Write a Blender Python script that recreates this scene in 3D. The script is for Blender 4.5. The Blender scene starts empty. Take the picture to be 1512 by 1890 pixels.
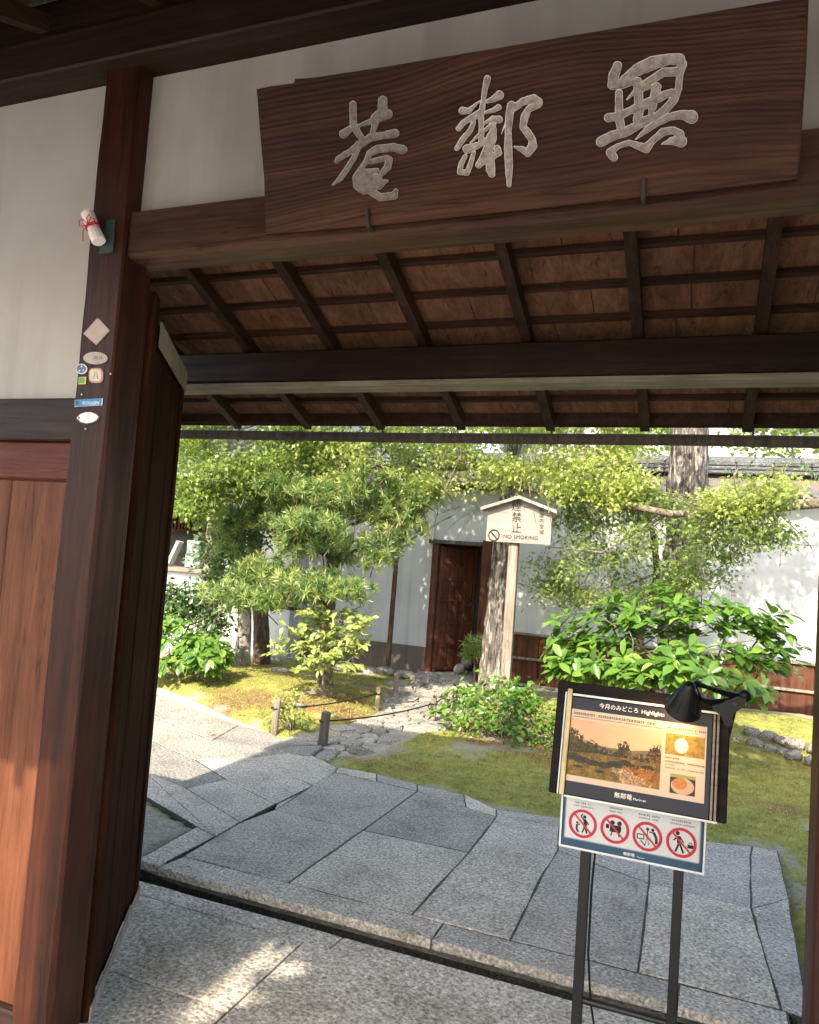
import bpy, bmesh, math, random
import numpy as np
from mathutils import Vector, Matrix

random.seed(7); rng = np.random.default_rng(7)
scene = bpy.context.scene
COL = scene.collection

# ------------------------------------------------------------------ camera, sky, sun, exposure
IW, IH, FPX, CAMH = 1512, 1890, 1390.0, 1.5
def cam_axes(yaw, pitch, roll):
    f = np.array([-math.sin(yaw)*math.cos(pitch), math.cos(yaw)*math.cos(pitch), math.sin(pitch)])
    r = np.array([math.cos(yaw), math.sin(yaw), 0.0]); u = np.cross(r, f)
    c, s = math.cos(roll), math.sin(roll)
    return c*r + s*u, -s*r + c*u, f
AR, AU, AF = cam_axes(*[math.radians(a) for a in (21.2, 3.5, 4.17)])
cam_data = bpy.data.cameras.new('camera')
cam = bpy.data.objects.new('camera', cam_data); COL.objects.link(cam)
m = Matrix.Identity(4)
for i in range(3):
    m[i][0], m[i][1], m[i][2] = AR[i], AU[i], -AF[i]
m[2][3] = CAMH
cam.matrix_world = m
cam_data.sensor_fit = 'HORIZONTAL'; cam_data.sensor_width = 36.0; cam_data.lens = 36.0*FPX/IW
cam_data.clip_start = 0.05; cam_data.clip_end = 500
scene.camera = cam

SUN_EL = 42.0
SUN_AZ = 3.0          # the light travels towards +Y, turned this many degrees towards +X
world = bpy.data.worlds.new('World'); scene.world = world; world.use_nodes = True
nt = world.node_tree
sky = nt.nodes.new('ShaderNodeTexSky'); sky.sky_type = 'NISHITA'; sky.sun_disc = False
sky.sun_elevation = math.radians(SUN_EL); sky.sun_rotation = math.radians(180 + SUN_AZ)
sky.air_density = 1.0; sky.dust_density = 2.0; sky.ozone_density = 1.0
bg = nt.nodes['Background']; bg.inputs['Strength'].default_value = 0.15
nt.links.new(sky.outputs[0], bg.inputs[0])
sun_l = bpy.data.lights.new('sun', 'SUN'); sun_l.energy = 2.7; sun_l.angle = math.radians(0.6); sun_l.color = (1.0, 0.93, 0.80)
sun = bpy.data.objects.new('sun', sun_l); COL.objects.link(sun)
sun.rotation_euler = (math.radians(90 - SUN_EL), 0, math.radians(-SUN_AZ)); sun.location = (0, -10, 12)
vs = scene.view_settings
vs.view_transform = 'Standard'; vs.look = 'None'; vs.gamma = 1.0; vs.exposure = 2.1; vs.use_curve_mapping = False
vs.use_white_balance = True; vs.white_balance_temperature = 7100; vs.white_balance_tint = 10
scene.render.engine = 'CYCLES'
scene.cycles.max_bounces = 8; scene.cycles.diffuse_bounces = 5; scene.cycles.transmission_bounces = 4
scene.cycles.use_denoising = True
scene.cycles.sample_clamp_indirect = 8

# ------------------------------------------------------------------ measuring helpers
def ray(x, y):
    d = AR*(x-IW/2)/FPX - AU*(y-IH/2)/FPX + AF
    return d
def at(x, y, Y):                       # the point at depth Y that the photograph shows at x, y
    d = ray(x, y); p = d*(Y/d[1]); return np.array([p[0], p[1], p[2]+CAMH])
def gr(x, y, z=0.0):                   # the point on the ground
    d = ray(x, y); t = (z-CAMH)/d[2]; return np.array([d[0]*t, d[1]*t, z])
def on_plane(x, y, p0, n):
    d = ray(x, y); c = np.array([0, 0, CAMH]); t = np.dot(p0-c, n)/np.dot(d, n); return c+d*t

# ------------------------------------------------------------------ materials
MATS = {}
def new_mat(name):
    mt = bpy.data.materials.new(name); mt.use_nodes = True; MATS[name] = mt
    t = mt.node_tree; b = t.nodes['Principled BSDF']
    return mt, t, b
def N(t, typ, **kw):
    n = t.nodes.new(typ)
    for k, v in kw.items():
        if k in n.inputs: n.inputs[k].default_value = v
        else: setattr(n, k, v)
    return n
def ramp(t, fac, stops):
    r = t.nodes.new('ShaderNodeValToRGB'); e = r.color_ramp.elements
    while len(e) < len(stops): e.new(0.5)
    for el, (p, c) in zip(e, stops):
        el.position = p; el.color = (c[0], c[1], c[2], 1)
    t.links.new(fac, r.inputs[0]); return r
def coords(t, scale=(1, 1, 1)):
    tc = t.nodes.new('ShaderNodeTexCoord'); mp = t.nodes.new('ShaderNodeMapping'); mp.inputs['Scale'].default_value = scale
    t.links.new(tc.outputs['Object'], mp.inputs[0]); return mp.outputs[0]
def bump(t, b, h, strength=0.3, dist=0.01):
    bp = N(t, 'ShaderNodeBump', Strength=strength, Distance=dist); t.links.new(h, bp.inputs['Height']); t.links.new(bp.outputs[0], b.inputs['Normal'])
def mixc(t, fac, a, b, mode='MIX'):
    mx = t.nodes.new('ShaderNodeMix'); mx.data_type = 'RGBA'; mx.blend_type = mode
    if isinstance(fac, float): mx.inputs[0].default_value = fac
    else: t.links.new(fac, mx.inputs[0])
    for sock, v in ((mx.inputs[6], a), (mx.inputs[7], b)):
        if isinstance(v, tuple): sock.default_value = (*v, 1)
        else: t.links.new(v, sock)
    return mx.outputs[2]

def plain(name, c, rough=0.6, metal=0.0, spec=0.25):
    mt, t, b = new_mat(name)
    no = N(t, 'ShaderNodeTexNoise', Scale=14.0, Detail=5.0); t.links.new(coords(t), no.inputs['Vector'])
    rr = ramp(t, no.outputs[0], [(0.3, tuple(x*0.85 for x in c)), (0.7, tuple(min(1, x*1.12) for x in c))])
    t.links.new(rr.outputs[0], b.inputs['Base Color'])
    b.inputs['Roughness'].default_value = rough; b.inputs['Metallic'].default_value = metal; b.inputs['Specular IOR Level'].default_value = spec
    return mt

def wood(name, lo, mid, hi, axis=2, rough=0.55, grain=26.0, bmp=0.35, blotch=0.5, ripple=0.0, spec=0.18):
    mt, t, b = new_mat(name)
    sc = [1.0, 1.0, 1.0]; sc[axis] = 0.055
    v = coords(t, tuple(sc)); vraw = v
    if ripple:
        warp = N(t, 'ShaderNodeTexNoise', Scale=1.9, Detail=1.0); t.links.new(coords(t, (0.55, 1, 1)), warp.inputs['Vector'])
        wm = N(t, 'ShaderNodeMath', operation='MULTIPLY_ADD'); wm.inputs[1].default_value = 0.20; wm.inputs[2].default_value = -0.10; t.links.new(warp.outputs[0], wm.inputs[0])
        cx = t.nodes.new('ShaderNodeCombineXYZ'); t.links.new(wm.outputs[0], cx.inputs[2])
        va = N(t, 'ShaderNodeVectorMath', operation='ADD'); t.links.new(v, va.inputs[0]); t.links.new(cx.outputs[0], va.inputs[1]); v = va.outputs[0]
    n1 = N(t, 'ShaderNodeTexNoise', Scale=grain, Detail=8.0, Roughness=0.62, Distortion=0.6); t.links.new(v, n1.inputs['Vector'])
    n2 = N(t, 'ShaderNodeTexNoise', Scale=grain*4.5, Detail=4.0, Roughness=0.7); t.links.new(v, n2.inputs['Vector'])
    v2 = coords(t); n3 = N(t, 'ShaderNodeTexNoise', Scale=2.6, Detail=6.0, Roughness=0.6); t.links.new(v2, n3.inputs['Vector'])
    r1 = ramp(t, n1.outputs[0], [(0.25, lo), (0.5, mid), (0.78, hi)])
    r2 = ramp(t, n2.outputs[0], [(0.3, (0.55, 0.55, 0.55)), (0.65, (1.1, 1.1, 1.1))])
    c = mixc(t, 0.7, r1.outputs[0], r2.outputs[0], 'MULTIPLY')
    r3 = ramp(t, n3.outputs[0], [(0.3, (1-blotch*.9,)*3), (0.7, (1.15, 1.12, 1.1))])
    c = mixc(t, 0.8, c, r3.outputs[0], 'MULTIPLY')
    n5 = N(t, 'ShaderNodeTexNoise', Scale=grain*0.75, Detail=3.0, Distortion=0.3); t.links.new(v, n5.inputs['Vector'])
    ck = ramp(t, n5.outputs[0], [(0.392, (1, 1, 1)), (0.404, (0.28, 0.25, 0.24)), (0.412, (1, 1, 1))])
    c = mixc(t, 0.85, c, ck.outputs[0], 'MULTIPLY')
    t.links.new(c, b.inputs['Base Color']); b.inputs['Specular IOR Level'].default_value = spec
    rr = ramp(t, n1.outputs[0], [(0.2, (rough+.15,)*3), (0.8, (rough-.1,)*3)]); t.links.new(rr.outputs[0], b.inputs['Roughness'])
    mth = N(t, 'ShaderNodeMath', operation='ADD'); t.links.new(n1.outputs[0], mth.inputs[0])
    m2 = N(t, 'ShaderNodeMath', operation='MULTIPLY'); m2.inputs[1].default_value = 0.5; t.links.new(n2.outputs[0], m2.inputs[0]); t.links.new(m2.outputs[0], mth.inputs[1])
    hgt = mth.outputs[0]
    if ripple:
        sc2 = [1.0, 1.0, 1.0]; sc2[axis] = 0.10
        wv = N(t, 'ShaderNodeTexWave', wave_type='BANDS', bands_direction='Z', Scale=ripple, Distortion=5.0, Detail=4.0); wv.inputs['Detail Scale'].default_value = 1.6
        vw = N(t, 'ShaderNodeVectorMath', operation='ADD'); t.links.new(coords(t, tuple(sc2)), vw.inputs[0]); t.links.new(cx.outputs[0], vw.inputs[1]); t.links.new(vw.outputs[0], wv.inputs['Vector'])
        m3 = N(t, 'ShaderNodeMath', operation='MULTIPLY_ADD'); m3.inputs[1].default_value = 0.28; t.links.new(wv.outputs[1], m3.inputs[0]); t.links.new(hgt, m3.inputs[2]); hgt = m3.outputs[0]
        rw = ramp(t, wv.outputs[1], [(0.2, (0.86, 0.84, 0.82)), (0.7, (1.1, 1.07, 1.05))])
        c2 = mixc(t, 0.45, c, rw.outputs[0], 'MULTIPLY'); t.links.new(c2, b.inputs['Base Color'])
    bump(t, b, hgt, bmp, 0.004)
    return mt

def plaster(name, c, stain=(0.55, 0.5, 0.45), rough=0.9):
    mt, t, b = new_mat(name); v = coords(t)
    n1 = N(t, 'ShaderNodeTexNoise', Scale=1.3, Detail=7.0, Roughness=0.65); t.links.new(v, n1.inputs['Vector'])
    n2 = N(t, 'ShaderNodeTexNoise', Scale=90.0, Detail=3.0); t.links.new(v, n2.inputs['Vector'])
    vs_ = coords(t, (6, 6, 0.35)); n3 = N(t, 'ShaderNodeTexNoise', Scale=1.6, Detail=4.0); t.links.new(vs_, n3.inputs['Vector'])
    r1 = ramp(t, n1.outputs[0], [(0.3, tuple(x*0.80 for x in c)), (0.55, tuple(x*.96 for x in c)), (0.75, c)])
    r3 = ramp(t, n3.outputs[0], [(0.30, (0.80, 0.78, 0.75)), (0.5, (1, 1, 1))])
    t.links.new(mixc(t, 0.7, r1.outputs[0], r3.outputs[0], 'MULTIPLY'), b.inputs['Base Color'])
    b.inputs['Roughness'].default_value = rough; b.inputs['Specular IOR Level'].default_value = 0.2
    bump(t, b, n2.outputs[0], 0.12, 0.002); return mt

def granite(name, base=0.30, tint=(1.0, 1.02, 1.05), rough=0.7, wet=0.0):
    mt, t, b = new_mat(name); v = coords(t)
    oi = t.nodes.new('ShaderNodeObjectInfo')
    n1 = N(t, 'ShaderNodeTexNoise', Scale=75.0, Detail=5.0, Roughness=0.7); t.links.new(v, n1.inputs['Vector'])
    n2 = N(t, 'ShaderNodeTexVoronoi', Scale=150.0); t.links.new(v, n2.inputs['Vector'])
    n3 = N(t, 'ShaderNodeTexNoise', Scale=3.2, Detail=8.0, Roughness=0.7); t.links.new(v, n3.inputs['Vector'])
    n4 = N(t, 'ShaderNodeTexNoise', Scale=38.0, Detail=3.0, Roughness=0.55); t.links.new(v, n4.inputs['Vector'])
    k = lambda s: tuple(base*s*x for x in tint)
    r1 = ramp(t, n1.outputs[0], [(0.34, k(0.30)), (0.46, k(0.84)), (0.56, k(1.12)), (0.68, k(1.85))])
    vp = N(t, 'ShaderNodeTexVoronoi', Scale=58.0); t.links.new(v, vp.inputs['Vector'])
    pit = ramp(t, vp.outputs['Distance'], [(0.12, (0.55, 0.55, 0.56)), (0.42, (1.05, 1.05, 1.05)), (0.75, (1.2, 1.2, 1.2))])
    r1o = mixc(t, 0.75, r1.outputs[0], pit.outputs[0], 'MULTIPLY')
    r3 = ramp(t, n3.outputs[0], [(0.32, (0.62, 0.60, 0.56)), (0.5, (0.98, 0.98, 0.97)), (0.72, (1.16, 1.16, 1.16))])
    c = mixc(t, 0.9, r1o, r3.outputs[0], 'MULTIPLY')
    ro = ramp(t, oi.outputs['Random'], [(0.0, (0.70, 0.70, 0.71)), (0.5, (0.98, 0.98, 0.98)), (1.0, (1.2, 1.17, 1.12))])
    c = mixc(t, 1.0, c, ro.outputs[0], 'MULTIPLY')
    t.links.new(c, b.inputs['Base Color'])
    rr = ramp(t, n1.outputs[0], [(0.35, (rough+.15,)*3), (0.7, (rough-.25,)*3)]); t.links.new(rr.outputs[0], b.inputs['Roughness'])
    mth = N(t, 'ShaderNodeMath', operation='ADD'); t.links.new(vp.outputs['Distance'], mth.inputs[0]); t.links.new(n1.outputs[0], mth.inputs[1])
    bump(t, b, mth.outputs[0], 0.8, 0.008); return mt

def leafmat(name, dark, mid, light, trans=0.4, rough=0.4):
    mt, t, b = new_mat(name)
    a = N(t, 'ShaderNodeAttribute', attribute_name='rnd')
    oi = t.nodes.new('ShaderNodeObjectInfo')
    ad = N(t, 'ShaderNodeMath', operation='ADD'); t.links.new(a.outputs['Fac'], ad.inputs[0])
    ml = N(t, 'ShaderNodeMath', operation='MULTIPLY'); ml.inputs[1].default_value = 0.5; t.links.new(oi.outputs['Random'], ml.inputs[0]); t.links.new(ml.outputs[0], ad.inputs[1])
    fr = N(t, 'ShaderNodeMath', operation='MINIMUM'); fr.inputs[1].default_value = 1.0; t.links.new(ad.outputs[0], fr.inputs[0])
    r = ramp(t, fr.outputs[0], [(0.0, dark), (0.5, mid), (1.0, light)])
    t.links.new(r.outputs[0], b.inputs['Base Color']); b.inputs['Roughness'].default_value = rough; b.inputs['Specular IOR Level'].default_value = 0.5
    tr = t.nodes.new('ShaderNodeBsdfTranslucent'); 
    hs = N(t, 'ShaderNodeHueSaturation', Saturation=1.1, Value=1.35); t.links.new(r.outputs[0], hs.inputs['Color']); t.links.new(hs.outputs[0], tr.inputs[0])
    mx = t.nodes.new('ShaderNodeMixShader'); mx.inputs[0].default_value = trans
    t.links.new(b.outputs[0], mx.inputs[1]); t.links.new(tr.outputs[0], mx.inputs[2])
    t.links.new(mx.outputs[0], t.nodes['Material Output'].inputs['Surface'])
    return mt

def bark(name, lo, mid, hi, scale=9.0, stretch=0.12, strength=0.9):
    mt, t, b = new_mat(name); v = coords(t, (1, 1, stretch))
    n1 = N(t, 'ShaderNodeTexNoise', Scale=scale*2.2, Detail=8.0, Roughness=0.7, Distortion=0.8); t.links.new(v, n1.inputs['Vector'])
    n2 = N(t, 'ShaderNodeTexVoronoi', Scale=scale*2.4, feature='DISTANCE_TO_EDGE'); t.links.new(v, n2.inputs['Vector'])
    n3 = N(t, 'ShaderNodeTexNoise', Scale=3.0, Detail=5.0); t.links.new(coords(t), n3.inputs['Vector'])
    r1 = ramp(t, n1.outputs[0], [(0.36, lo), (0.5, mid), (0.64, hi)])
    r3 = ramp(t, n3.outputs[0], [(0.35, (0.7, 0.7, 0.68)), (0.7, (1.1, 1.1, 1.1))])
    t.links.new(mixc(t, 0.8, r1.outputs[0], r3.outputs[0], 'MULTIPLY'), b.inputs['Base Color']); b.inputs['Roughness'].default_value = 0.9
    ad = N(t, 'ShaderNodeMath', operation='ADD'); t.links.new(n1.outputs[0], ad.inputs[0]); t.links.new(n2.outputs[0], ad.inputs[1])
    bump(t, b, ad.outputs[0], strength, 0.03); return mt

def groundmat(name):
    mt, t, b = new_mat(name); v = coords(t)
    a = N(t, 'ShaderNodeAttribute', attribute_name='moss'); br = N(t, 'ShaderNodeAttribute', attribute_name='dry')
    n1 = N(t, 'ShaderNodeTexNoise', Scale=6.0, Detail=8.0, Roughness=0.7); t.links.new(v, n1.inputs['Vector'])
    n2 = N(t, 'ShaderNodeTexNoise', Scale=120.0, Detail=4.0); t.links.new(v, n2.inputs['Vector'])
    n3 = N(t, 'ShaderNodeTexNoise', Scale=30.0, Detail=6.0); t.links.new(v, n3.inputs['Vector'])
    moss = ramp(t, n1.outputs[0], [(0.3, (0.12, 0.135, 0.035)), (0.5, (0.26, 0.27, 0.075)), (0.72, (0.42, 0.38, 0.12))])
    dry = ramp(t, n3.outputs[0], [(0.3, (0.12, 0.07, 0.035)), (0.55, (0.25, 0.15, 0.07)), (0.75, (0.36, 0.27, 0.13))])
    soil = ramp(t, n3.outputs[0], [(0.3, (0.26, 0.23, 0.18)), (0.7, (0.46, 0.42, 0.35))])
    ad = N(t, 'ShaderNodeMath', operation='ADD'); t.links.new(br.outputs['Fac'], ad.inputs[0])
    su = N(t, 'ShaderNodeMath', operation='MULTIPLY_ADD'); su.inputs[1].default_value = 0.9; su.inputs[2].default_value = -0.45; t.links.new(n3.outputs[0], su.inputs[0]); t.links.new(su.outputs[0], ad.inputs[1])
    dfac = ramp(t, ad.outputs[0], [(0.4, (0, 0, 0)), (0.6, (1, 1, 1))])
    c = mixc(t, dfac.outputs[0], moss.outputs[0], dry.outputs[0])
    ad2 = N(t, 'ShaderNodeMath', operation='ADD'); t.links.new(a.outputs['Fac'], ad2.inputs[0]); t.links.new(su.outputs[0], ad2.inputs[1])
    mfac = ramp(t, ad2.outputs[0], [(0.4, (0, 0, 0)), (0.6, (1, 1, 1))])
    c = mixc(t, mfac.outputs[0], soil.outputs[0], c)
    sp = ramp(t, n2.outputs[0], [(0.3, (0.6, 0.6, 0.6)), (0.7, (1.25, 1.25, 1.25))])
    t.links.new(mixc(t, 0.8, c, sp.outputs[0], 'MULTIPLY'), b.inputs['Base Color']); b.inputs['Roughness'].default_value = 1.0; b.inputs['Specular IOR Level'].default_value = 0.1
    bump(t, b, n2.outputs[0], 0.8, 0.015); return mt

def printmat(name, rough=0.35):
    mt, t, b = new_mat(name); a = N(t, 'ShaderNodeAttribute', attribute_name='ink')
    t.links.new(a.outputs['Color'], b.inputs['Base Color']); b.inputs['Roughness'].default_value = rough; b.inputs['Specular IOR Level'].default_value = 0.25; return mt

wood('dark_beam', (0.0112, 0.0061, 0.0050), (0.0251, 0.0128, 0.0095), (0.0474, 0.0251, 0.0179), axis=0, rough=0.5)
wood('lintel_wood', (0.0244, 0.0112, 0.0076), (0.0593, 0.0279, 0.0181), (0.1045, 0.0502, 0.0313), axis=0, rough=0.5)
wood('post_wood', (0.0156, 0.0045, 0.0027), (0.0379, 0.0109, 0.0060), (0.0714, 0.0211, 0.0115), axis=2, rough=0.42)
wood('panel_wood', (0.0697, 0.0213, 0.0098), (0.1189, 0.0394, 0.0189), (0.1558, 0.0590, 0.0303), axis=2, rough=0.55, blotch=0.3)
wood('red_rail', (0.0554, 0.0108, 0.0054), (0.0922, 0.0197, 0.0099), (0.1353, 0.0344, 0.0180), axis=0, rough=0.5)
wood('door_wood', (0.0125, 0.0046, 0.0024), (0.030, 0.0112, 0.0060), (0.056, 0.0215, 0.0120), axis=2, rough=0.8, spec=0.04)
wood('rafter_wood', (0.0230, 0.0111, 0.0074), (0.0476, 0.0238, 0.0156), (0.0861, 0.0451, 0.0303), axis=1, rough=0.6)
wood('roof_board', (0.1197, 0.0533, 0.0301), (0.2169, 0.1035, 0.0603), (0.3142, 0.1693, 0.1085), axis=1, rough=0.75, grain=18, blotch=0.6)
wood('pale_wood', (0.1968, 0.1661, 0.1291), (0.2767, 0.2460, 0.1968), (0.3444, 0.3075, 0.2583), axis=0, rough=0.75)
wood('sign_plank', (0.0184, 0.0068, 0.0043), (0.0502, 0.0193, 0.0118), (0.1003, 0.0400, 0.0248), axis=0, rough=0.5, grain=16, bmp=0.6, ripple=26.0)
wood('garden_red', (0.0640, 0.0224, 0.0128), (0.1280, 0.0480, 0.0288), (0.1920, 0.0832, 0.0512), axis=2, rough=0.7)
wood('weathered', (0.16, 0.13, 0.10), (0.30, 0.25, 0.20), (0.44, 0.38, 0.31), axis=2, rough=0.8)
wood('weathered_dark', (0.06, 0.05, 0.045), (0.12, 0.105, 0.09), (0.20, 0.17, 0.15), axis=2, rough=0.85)
wood('notice_wood', (0.26, 0.21, 0.175), (0.34, 0.285, 0.245), (0.40, 0.345, 0.30), axis=0, rough=0.8, blotch=0.3)
wood('black_board', (0.006, 0.005, 0.005), (0.012, 0.010, 0.010), (0.022, 0.018, 0.016), axis=0, rough=0.75)
wood('bamboo', (0.42, 0.33, 0.17), (0.56, 0.46, 0.26), (0.68, 0.58, 0.36), axis=2, rough=0.5)
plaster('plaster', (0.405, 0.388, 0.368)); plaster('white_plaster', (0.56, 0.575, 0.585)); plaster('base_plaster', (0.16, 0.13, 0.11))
granite('granite', 0.39, (1.10, 1.0, 0.88)); granite('granite_warm', 0.26, (1.08, 1.0, 0.9), 0.8); granite('granite_kerb', 0.41, (1.10, 1.0, 0.88))
granite('field_stone', 0.28, (1.08, 1.0, 0.88), 0.85); granite('mortar', 0.085, (1.05, 1.02, 0.8), 0.95)
granite('cobble', 0.22, (1.05, 1.0, 0.92), 0.85)
granite('roof_tile', 0.10, (0.95, 1.0, 1.06), 0.5); granite('street_stone', 0.38, (1.05, 1.0, 0.93), 0.9)
groundmat('ground'); groundmat('earth')
plain('black_metal', (0.014, 0.014, 0.016), 0.42, 0.0); plain('iron', (0.05, 0.045, 0.04), 0.6, 0.6); plain('steel', (0.55, 0.55, 0.55), 0.4, 1.0)
plain('black_plastic', (0.010, 0.010, 0.011), 0.38); plain('clear_edge', (0.6, 0.62, 0.62), 0.25)
plain('paper', (0.80, 0.76, 0.78), 0.8); plain('red_cord', (0.55, 0.01, 0.03), 0.6); plain('verdigris', (0.035, 0.06, 0.055), 0.6, 0.3)
plain('letter_white', (0.85, 0.82, 0.75), 0.6); plain('letter_black', (0.02, 0.018, 0.016), 0.7); plain('rope_black', (0.02, 0.02, 0.018), 0.8)
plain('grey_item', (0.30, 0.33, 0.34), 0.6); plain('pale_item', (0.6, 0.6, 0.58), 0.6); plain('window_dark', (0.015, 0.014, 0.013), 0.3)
plain('lamp_glass', (0.9, 0.85, 0.75), 0.3)
printmat('print', 0.42); printmat('matt_print', 0.5)
leafmat('maple_leaf', (0.07, 0.13, 0.03), (0.23, 0.31, 0.075), (0.50, 0.54, 0.17), 0.45)
leafmat('maple_green', (0.055, 0.11, 0.035), (0.17, 0.25, 0.07), (0.40, 0.45, 0.15), 0.42)
leafmat('needle', (0.045, 0.10, 0.035), (0.15, 0.235, 0.065), (0.42, 0.47, 0.16), 0.32, 0.4)
leafmat('broad_leaf', (0.0418, 0.1050, 0.0192), (0.1045, 0.2188, 0.0352), (0.2470, 0.3762, 0.0640), 0.28, 0.28)
leafmat('pale_leaf', (0.1650, 0.2250, 0.0525), (0.2850, 0.3525, 0.0900), (0.4200, 0.4500, 0.1500), 0.35, 0.4)
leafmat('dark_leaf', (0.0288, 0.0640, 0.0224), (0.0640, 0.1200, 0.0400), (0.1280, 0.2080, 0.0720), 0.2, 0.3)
leafmat('frond', (0.0480, 0.1200, 0.0640), (0.0960, 0.2000, 0.0960), (0.2080, 0.3040, 0.1120), 0.3, 0.4)
leafmat('dry_leaf', (0.14, 0.06, 0.02), (0.25, 0.12, 0.04), (0.35, 0.22, 0.08), 0.2, 0.8)
leafmat('moss_tuft', (0.10, 0.115, 0.03), (0.25, 0.255, 0.07), (0.44, 0.39, 0.12), 0.25, 0.9)
bark('cedar_bark', (0.03, 0.025, 0.022), (0.17, 0.145, 0.13), (0.55, 0.51, 0.47), 10.0, 0.20, 1.0); bark('grey_bark', (0.16, 0.14, 0.12), (0.30, 0.27, 0.24), (0.5, 0.46, 0.42), 6.0, 0.4, 0.5)
bark('brown_bark', (0.05, 0.03, 0.02), (0.12, 0.075, 0.05), (0.22, 0.15, 0.11)); bark('twig', (0.07, 0.055, 0.04), (0.16, 0.13, 0.10), (0.30, 0.26, 0.21), 14.0, 0.5, 0.4)

# ------------------------------------------------------------------ building helpers
def tag(o, label=None, cat=None, group=None, kind=None):
    if label: o['label'] = label
    if cat: o['category'] = cat
    if group: o['group'] = group
    if kind: o['kind'] = kind
    return o
def thing(name, label, cat, loc=(0, 0, 0), group=None):
    o = bpy.data.objects.new(name, None); COL.objects.link(o); o.location = [float(x) for x in loc]; o.empty_display_size = 0.1
    tag(o, label, cat, group); return o
def world_loc(o):
    v = Vector((0, 0, 0))
    while o is not None:
        v += Vector(o.location); o = o.parent
    return v
def adopt(o, parent):                  # parents an object whose mesh is in world coordinates
    if parent is not None:
        o.parent = parent; o.matrix_parent_inverse = Matrix.Identity(4)
        if parent.type == 'EMPTY' and parent.parent is None:
            o.location = Vector(o.location) - Vector(parent.location)
    return o
def fast_mesh(name, V, F, mat, smooth=False):
    me = bpy.data.meshes.new(name)
    me.from_pydata([tuple(map(float, v)) for v in V], [], [tuple(int(i) for i in f) for f in F])
    for mm in (mat if isinstance(mat, (list, tuple)) else [mat]): me.materials.append(MATS[mm])
    if smooth: me.polygons.foreach_set('use_smooth', [True]*len(me.polygons))
    me.update(); return me
class MB:                              # collects shapes in world coordinates and links them as ONE mesh object
    def __init__(s): s.v = []; s.f = []; s.mi = []
    def add(s, V, F, mi=0):
        o = len(s.v); s.v += [tuple(map(float, p)) for p in V]; s.f += [tuple(i+o for i in f) for f in F]; s.mi += [mi]*len(F); return s
    def box(s, lo, hi, b=0.0, mi=0, rot=None, org=None):
        lo = np.array(lo, float); hi = np.array(hi, float); b = min(b, *(0.45*(hi-lo)))
        if b <= 0:
            V = [(x, y, z) for x in (lo[0], hi[0]) for y in (lo[1], hi[1]) for z in (lo[2], hi[2])]
            F = [(0, 1, 3, 2), (4, 6, 7, 5), (0, 4, 5, 1), (2, 3, 7, 6), (0, 2, 6, 4), (1, 5, 7, 3)]
        else:
            bm = bmesh.new(); bmesh.ops.create_cube(bm, size=1.0)
            for v in bm.verts:
                for i in range(3): v.co[i] = (lo[i] if v.co[i] < 0 else hi[i])
            bmesh.ops.bevel(bm, geom=list(bm.edges), offset=b, segments=1, affect='EDGES')
            bm.verts.index_update(); V = [tuple(v.co) for v in bm.verts]; F = [tuple(v.index for v in f.verts) for f in bm.faces]; bm.free()
        if rot is not None:
            o = Vector(org); V = [tuple(rot @ (Vector(p)-o) + o) for p in V]
        return s.add(V, F, mi)
    def tube(s, pts, rad, n=8, mi=0, cap=True, squash=None, jitter=0.0):
        pts = [Vector(p) for p in pts]; V = []; F = []
        if not isinstance(rad, (list, tuple, np.ndarray)): rad = [rad]*len(pts)
        t0 = (pts[1]-pts[0]).normalized(); up = Vector((0, 0, 1)) if abs(t0.z) < 0.9 else Vector((0, 1, 0))
        a = t0.cross(up).normalized()
        for i, p in enumerate(pts):
            t = (pts[min(i+1, len(pts)-1)]-pts[max(i-1, 0)]).normalized()
            a = (a - t*a.dot(t)).normalized(); c = t.cross(a)
            for k in range(n):
                th = 2*math.pi*k/n; r = rad[i]*(1+(random.uniform(-jitter, jitter) if jitter else 0))
                V.append(p + a*math.cos(th)*r + c*math.sin(th)*r*(squash or 1))
        for i in range(len(pts)-1):
            for k in range(n):
                F.append((i*n+k, i*n+(k+1) % n, (i+1)*n+(k+1) % n, (i+1)*n+k))
        if cap: F += [tuple(range(n-1, -1, -1)), tuple((len(pts)-1)*n+k for k in range(n))]
        return s.add(V, F, mi)
    def lathe(s, org, axis, prof, n=20, mi=0):
        org = Vector(org); ax = Vector(axis).normalized(); u = ax.cross(Vector((0, 0, 1)) if abs(ax.z) < 0.9 else Vector((1, 0, 0))).normalized(); w = ax.cross(u)
        V = []; F = []
        for (r, h) in prof:
            for k in range(n):
                th = 2*math.pi*k/n; V.append(org + ax*h + (u*math.cos(th) + w*math.sin(th))*r)
        for i in range(len(prof)-1):
            for k in range(n): F.append((i*n+k, i*n+(k+1) % n, (i+1)*n+(k+1) % n, (i+1)*n+k))
        return s.add(V, F, mi)
    def prism(s, poly, off, mi=0):     # a polygon of 3D points pushed along a vector
        n = len(poly); off = np.array(off); A = [np.array(p) for p in poly]; B = [p+off for p in A]
        return s.add(A+B, [tuple(range(n-1, -1, -1)), tuple(range(n, 2*n))] + [(i, (i+1) % n, n+(i+1) % n, n+i) for i in range(n)], mi)
    def sheet(s, poly, mi=0): return s.add(poly, [tuple(range(len(poly)))], mi)
    def build(s, name, mat, parent=None, smooth=False, fixn=True):
        me = fast_mesh(name, s.v, s.f, mat, smooth)
        if any(s.mi): me.polygons.foreach_set('material_index', s.mi)
        if fixn:
            bm = bmesh.new(); bm.from_mesh(me); bmesh.ops.recalc_face_normals(bm, faces=bm.faces); bm.to_mesh(me); bm.free()
        o = bpy.data.objects.new(name, me); COL.objects.link(o); return adopt(o, parent)

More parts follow.
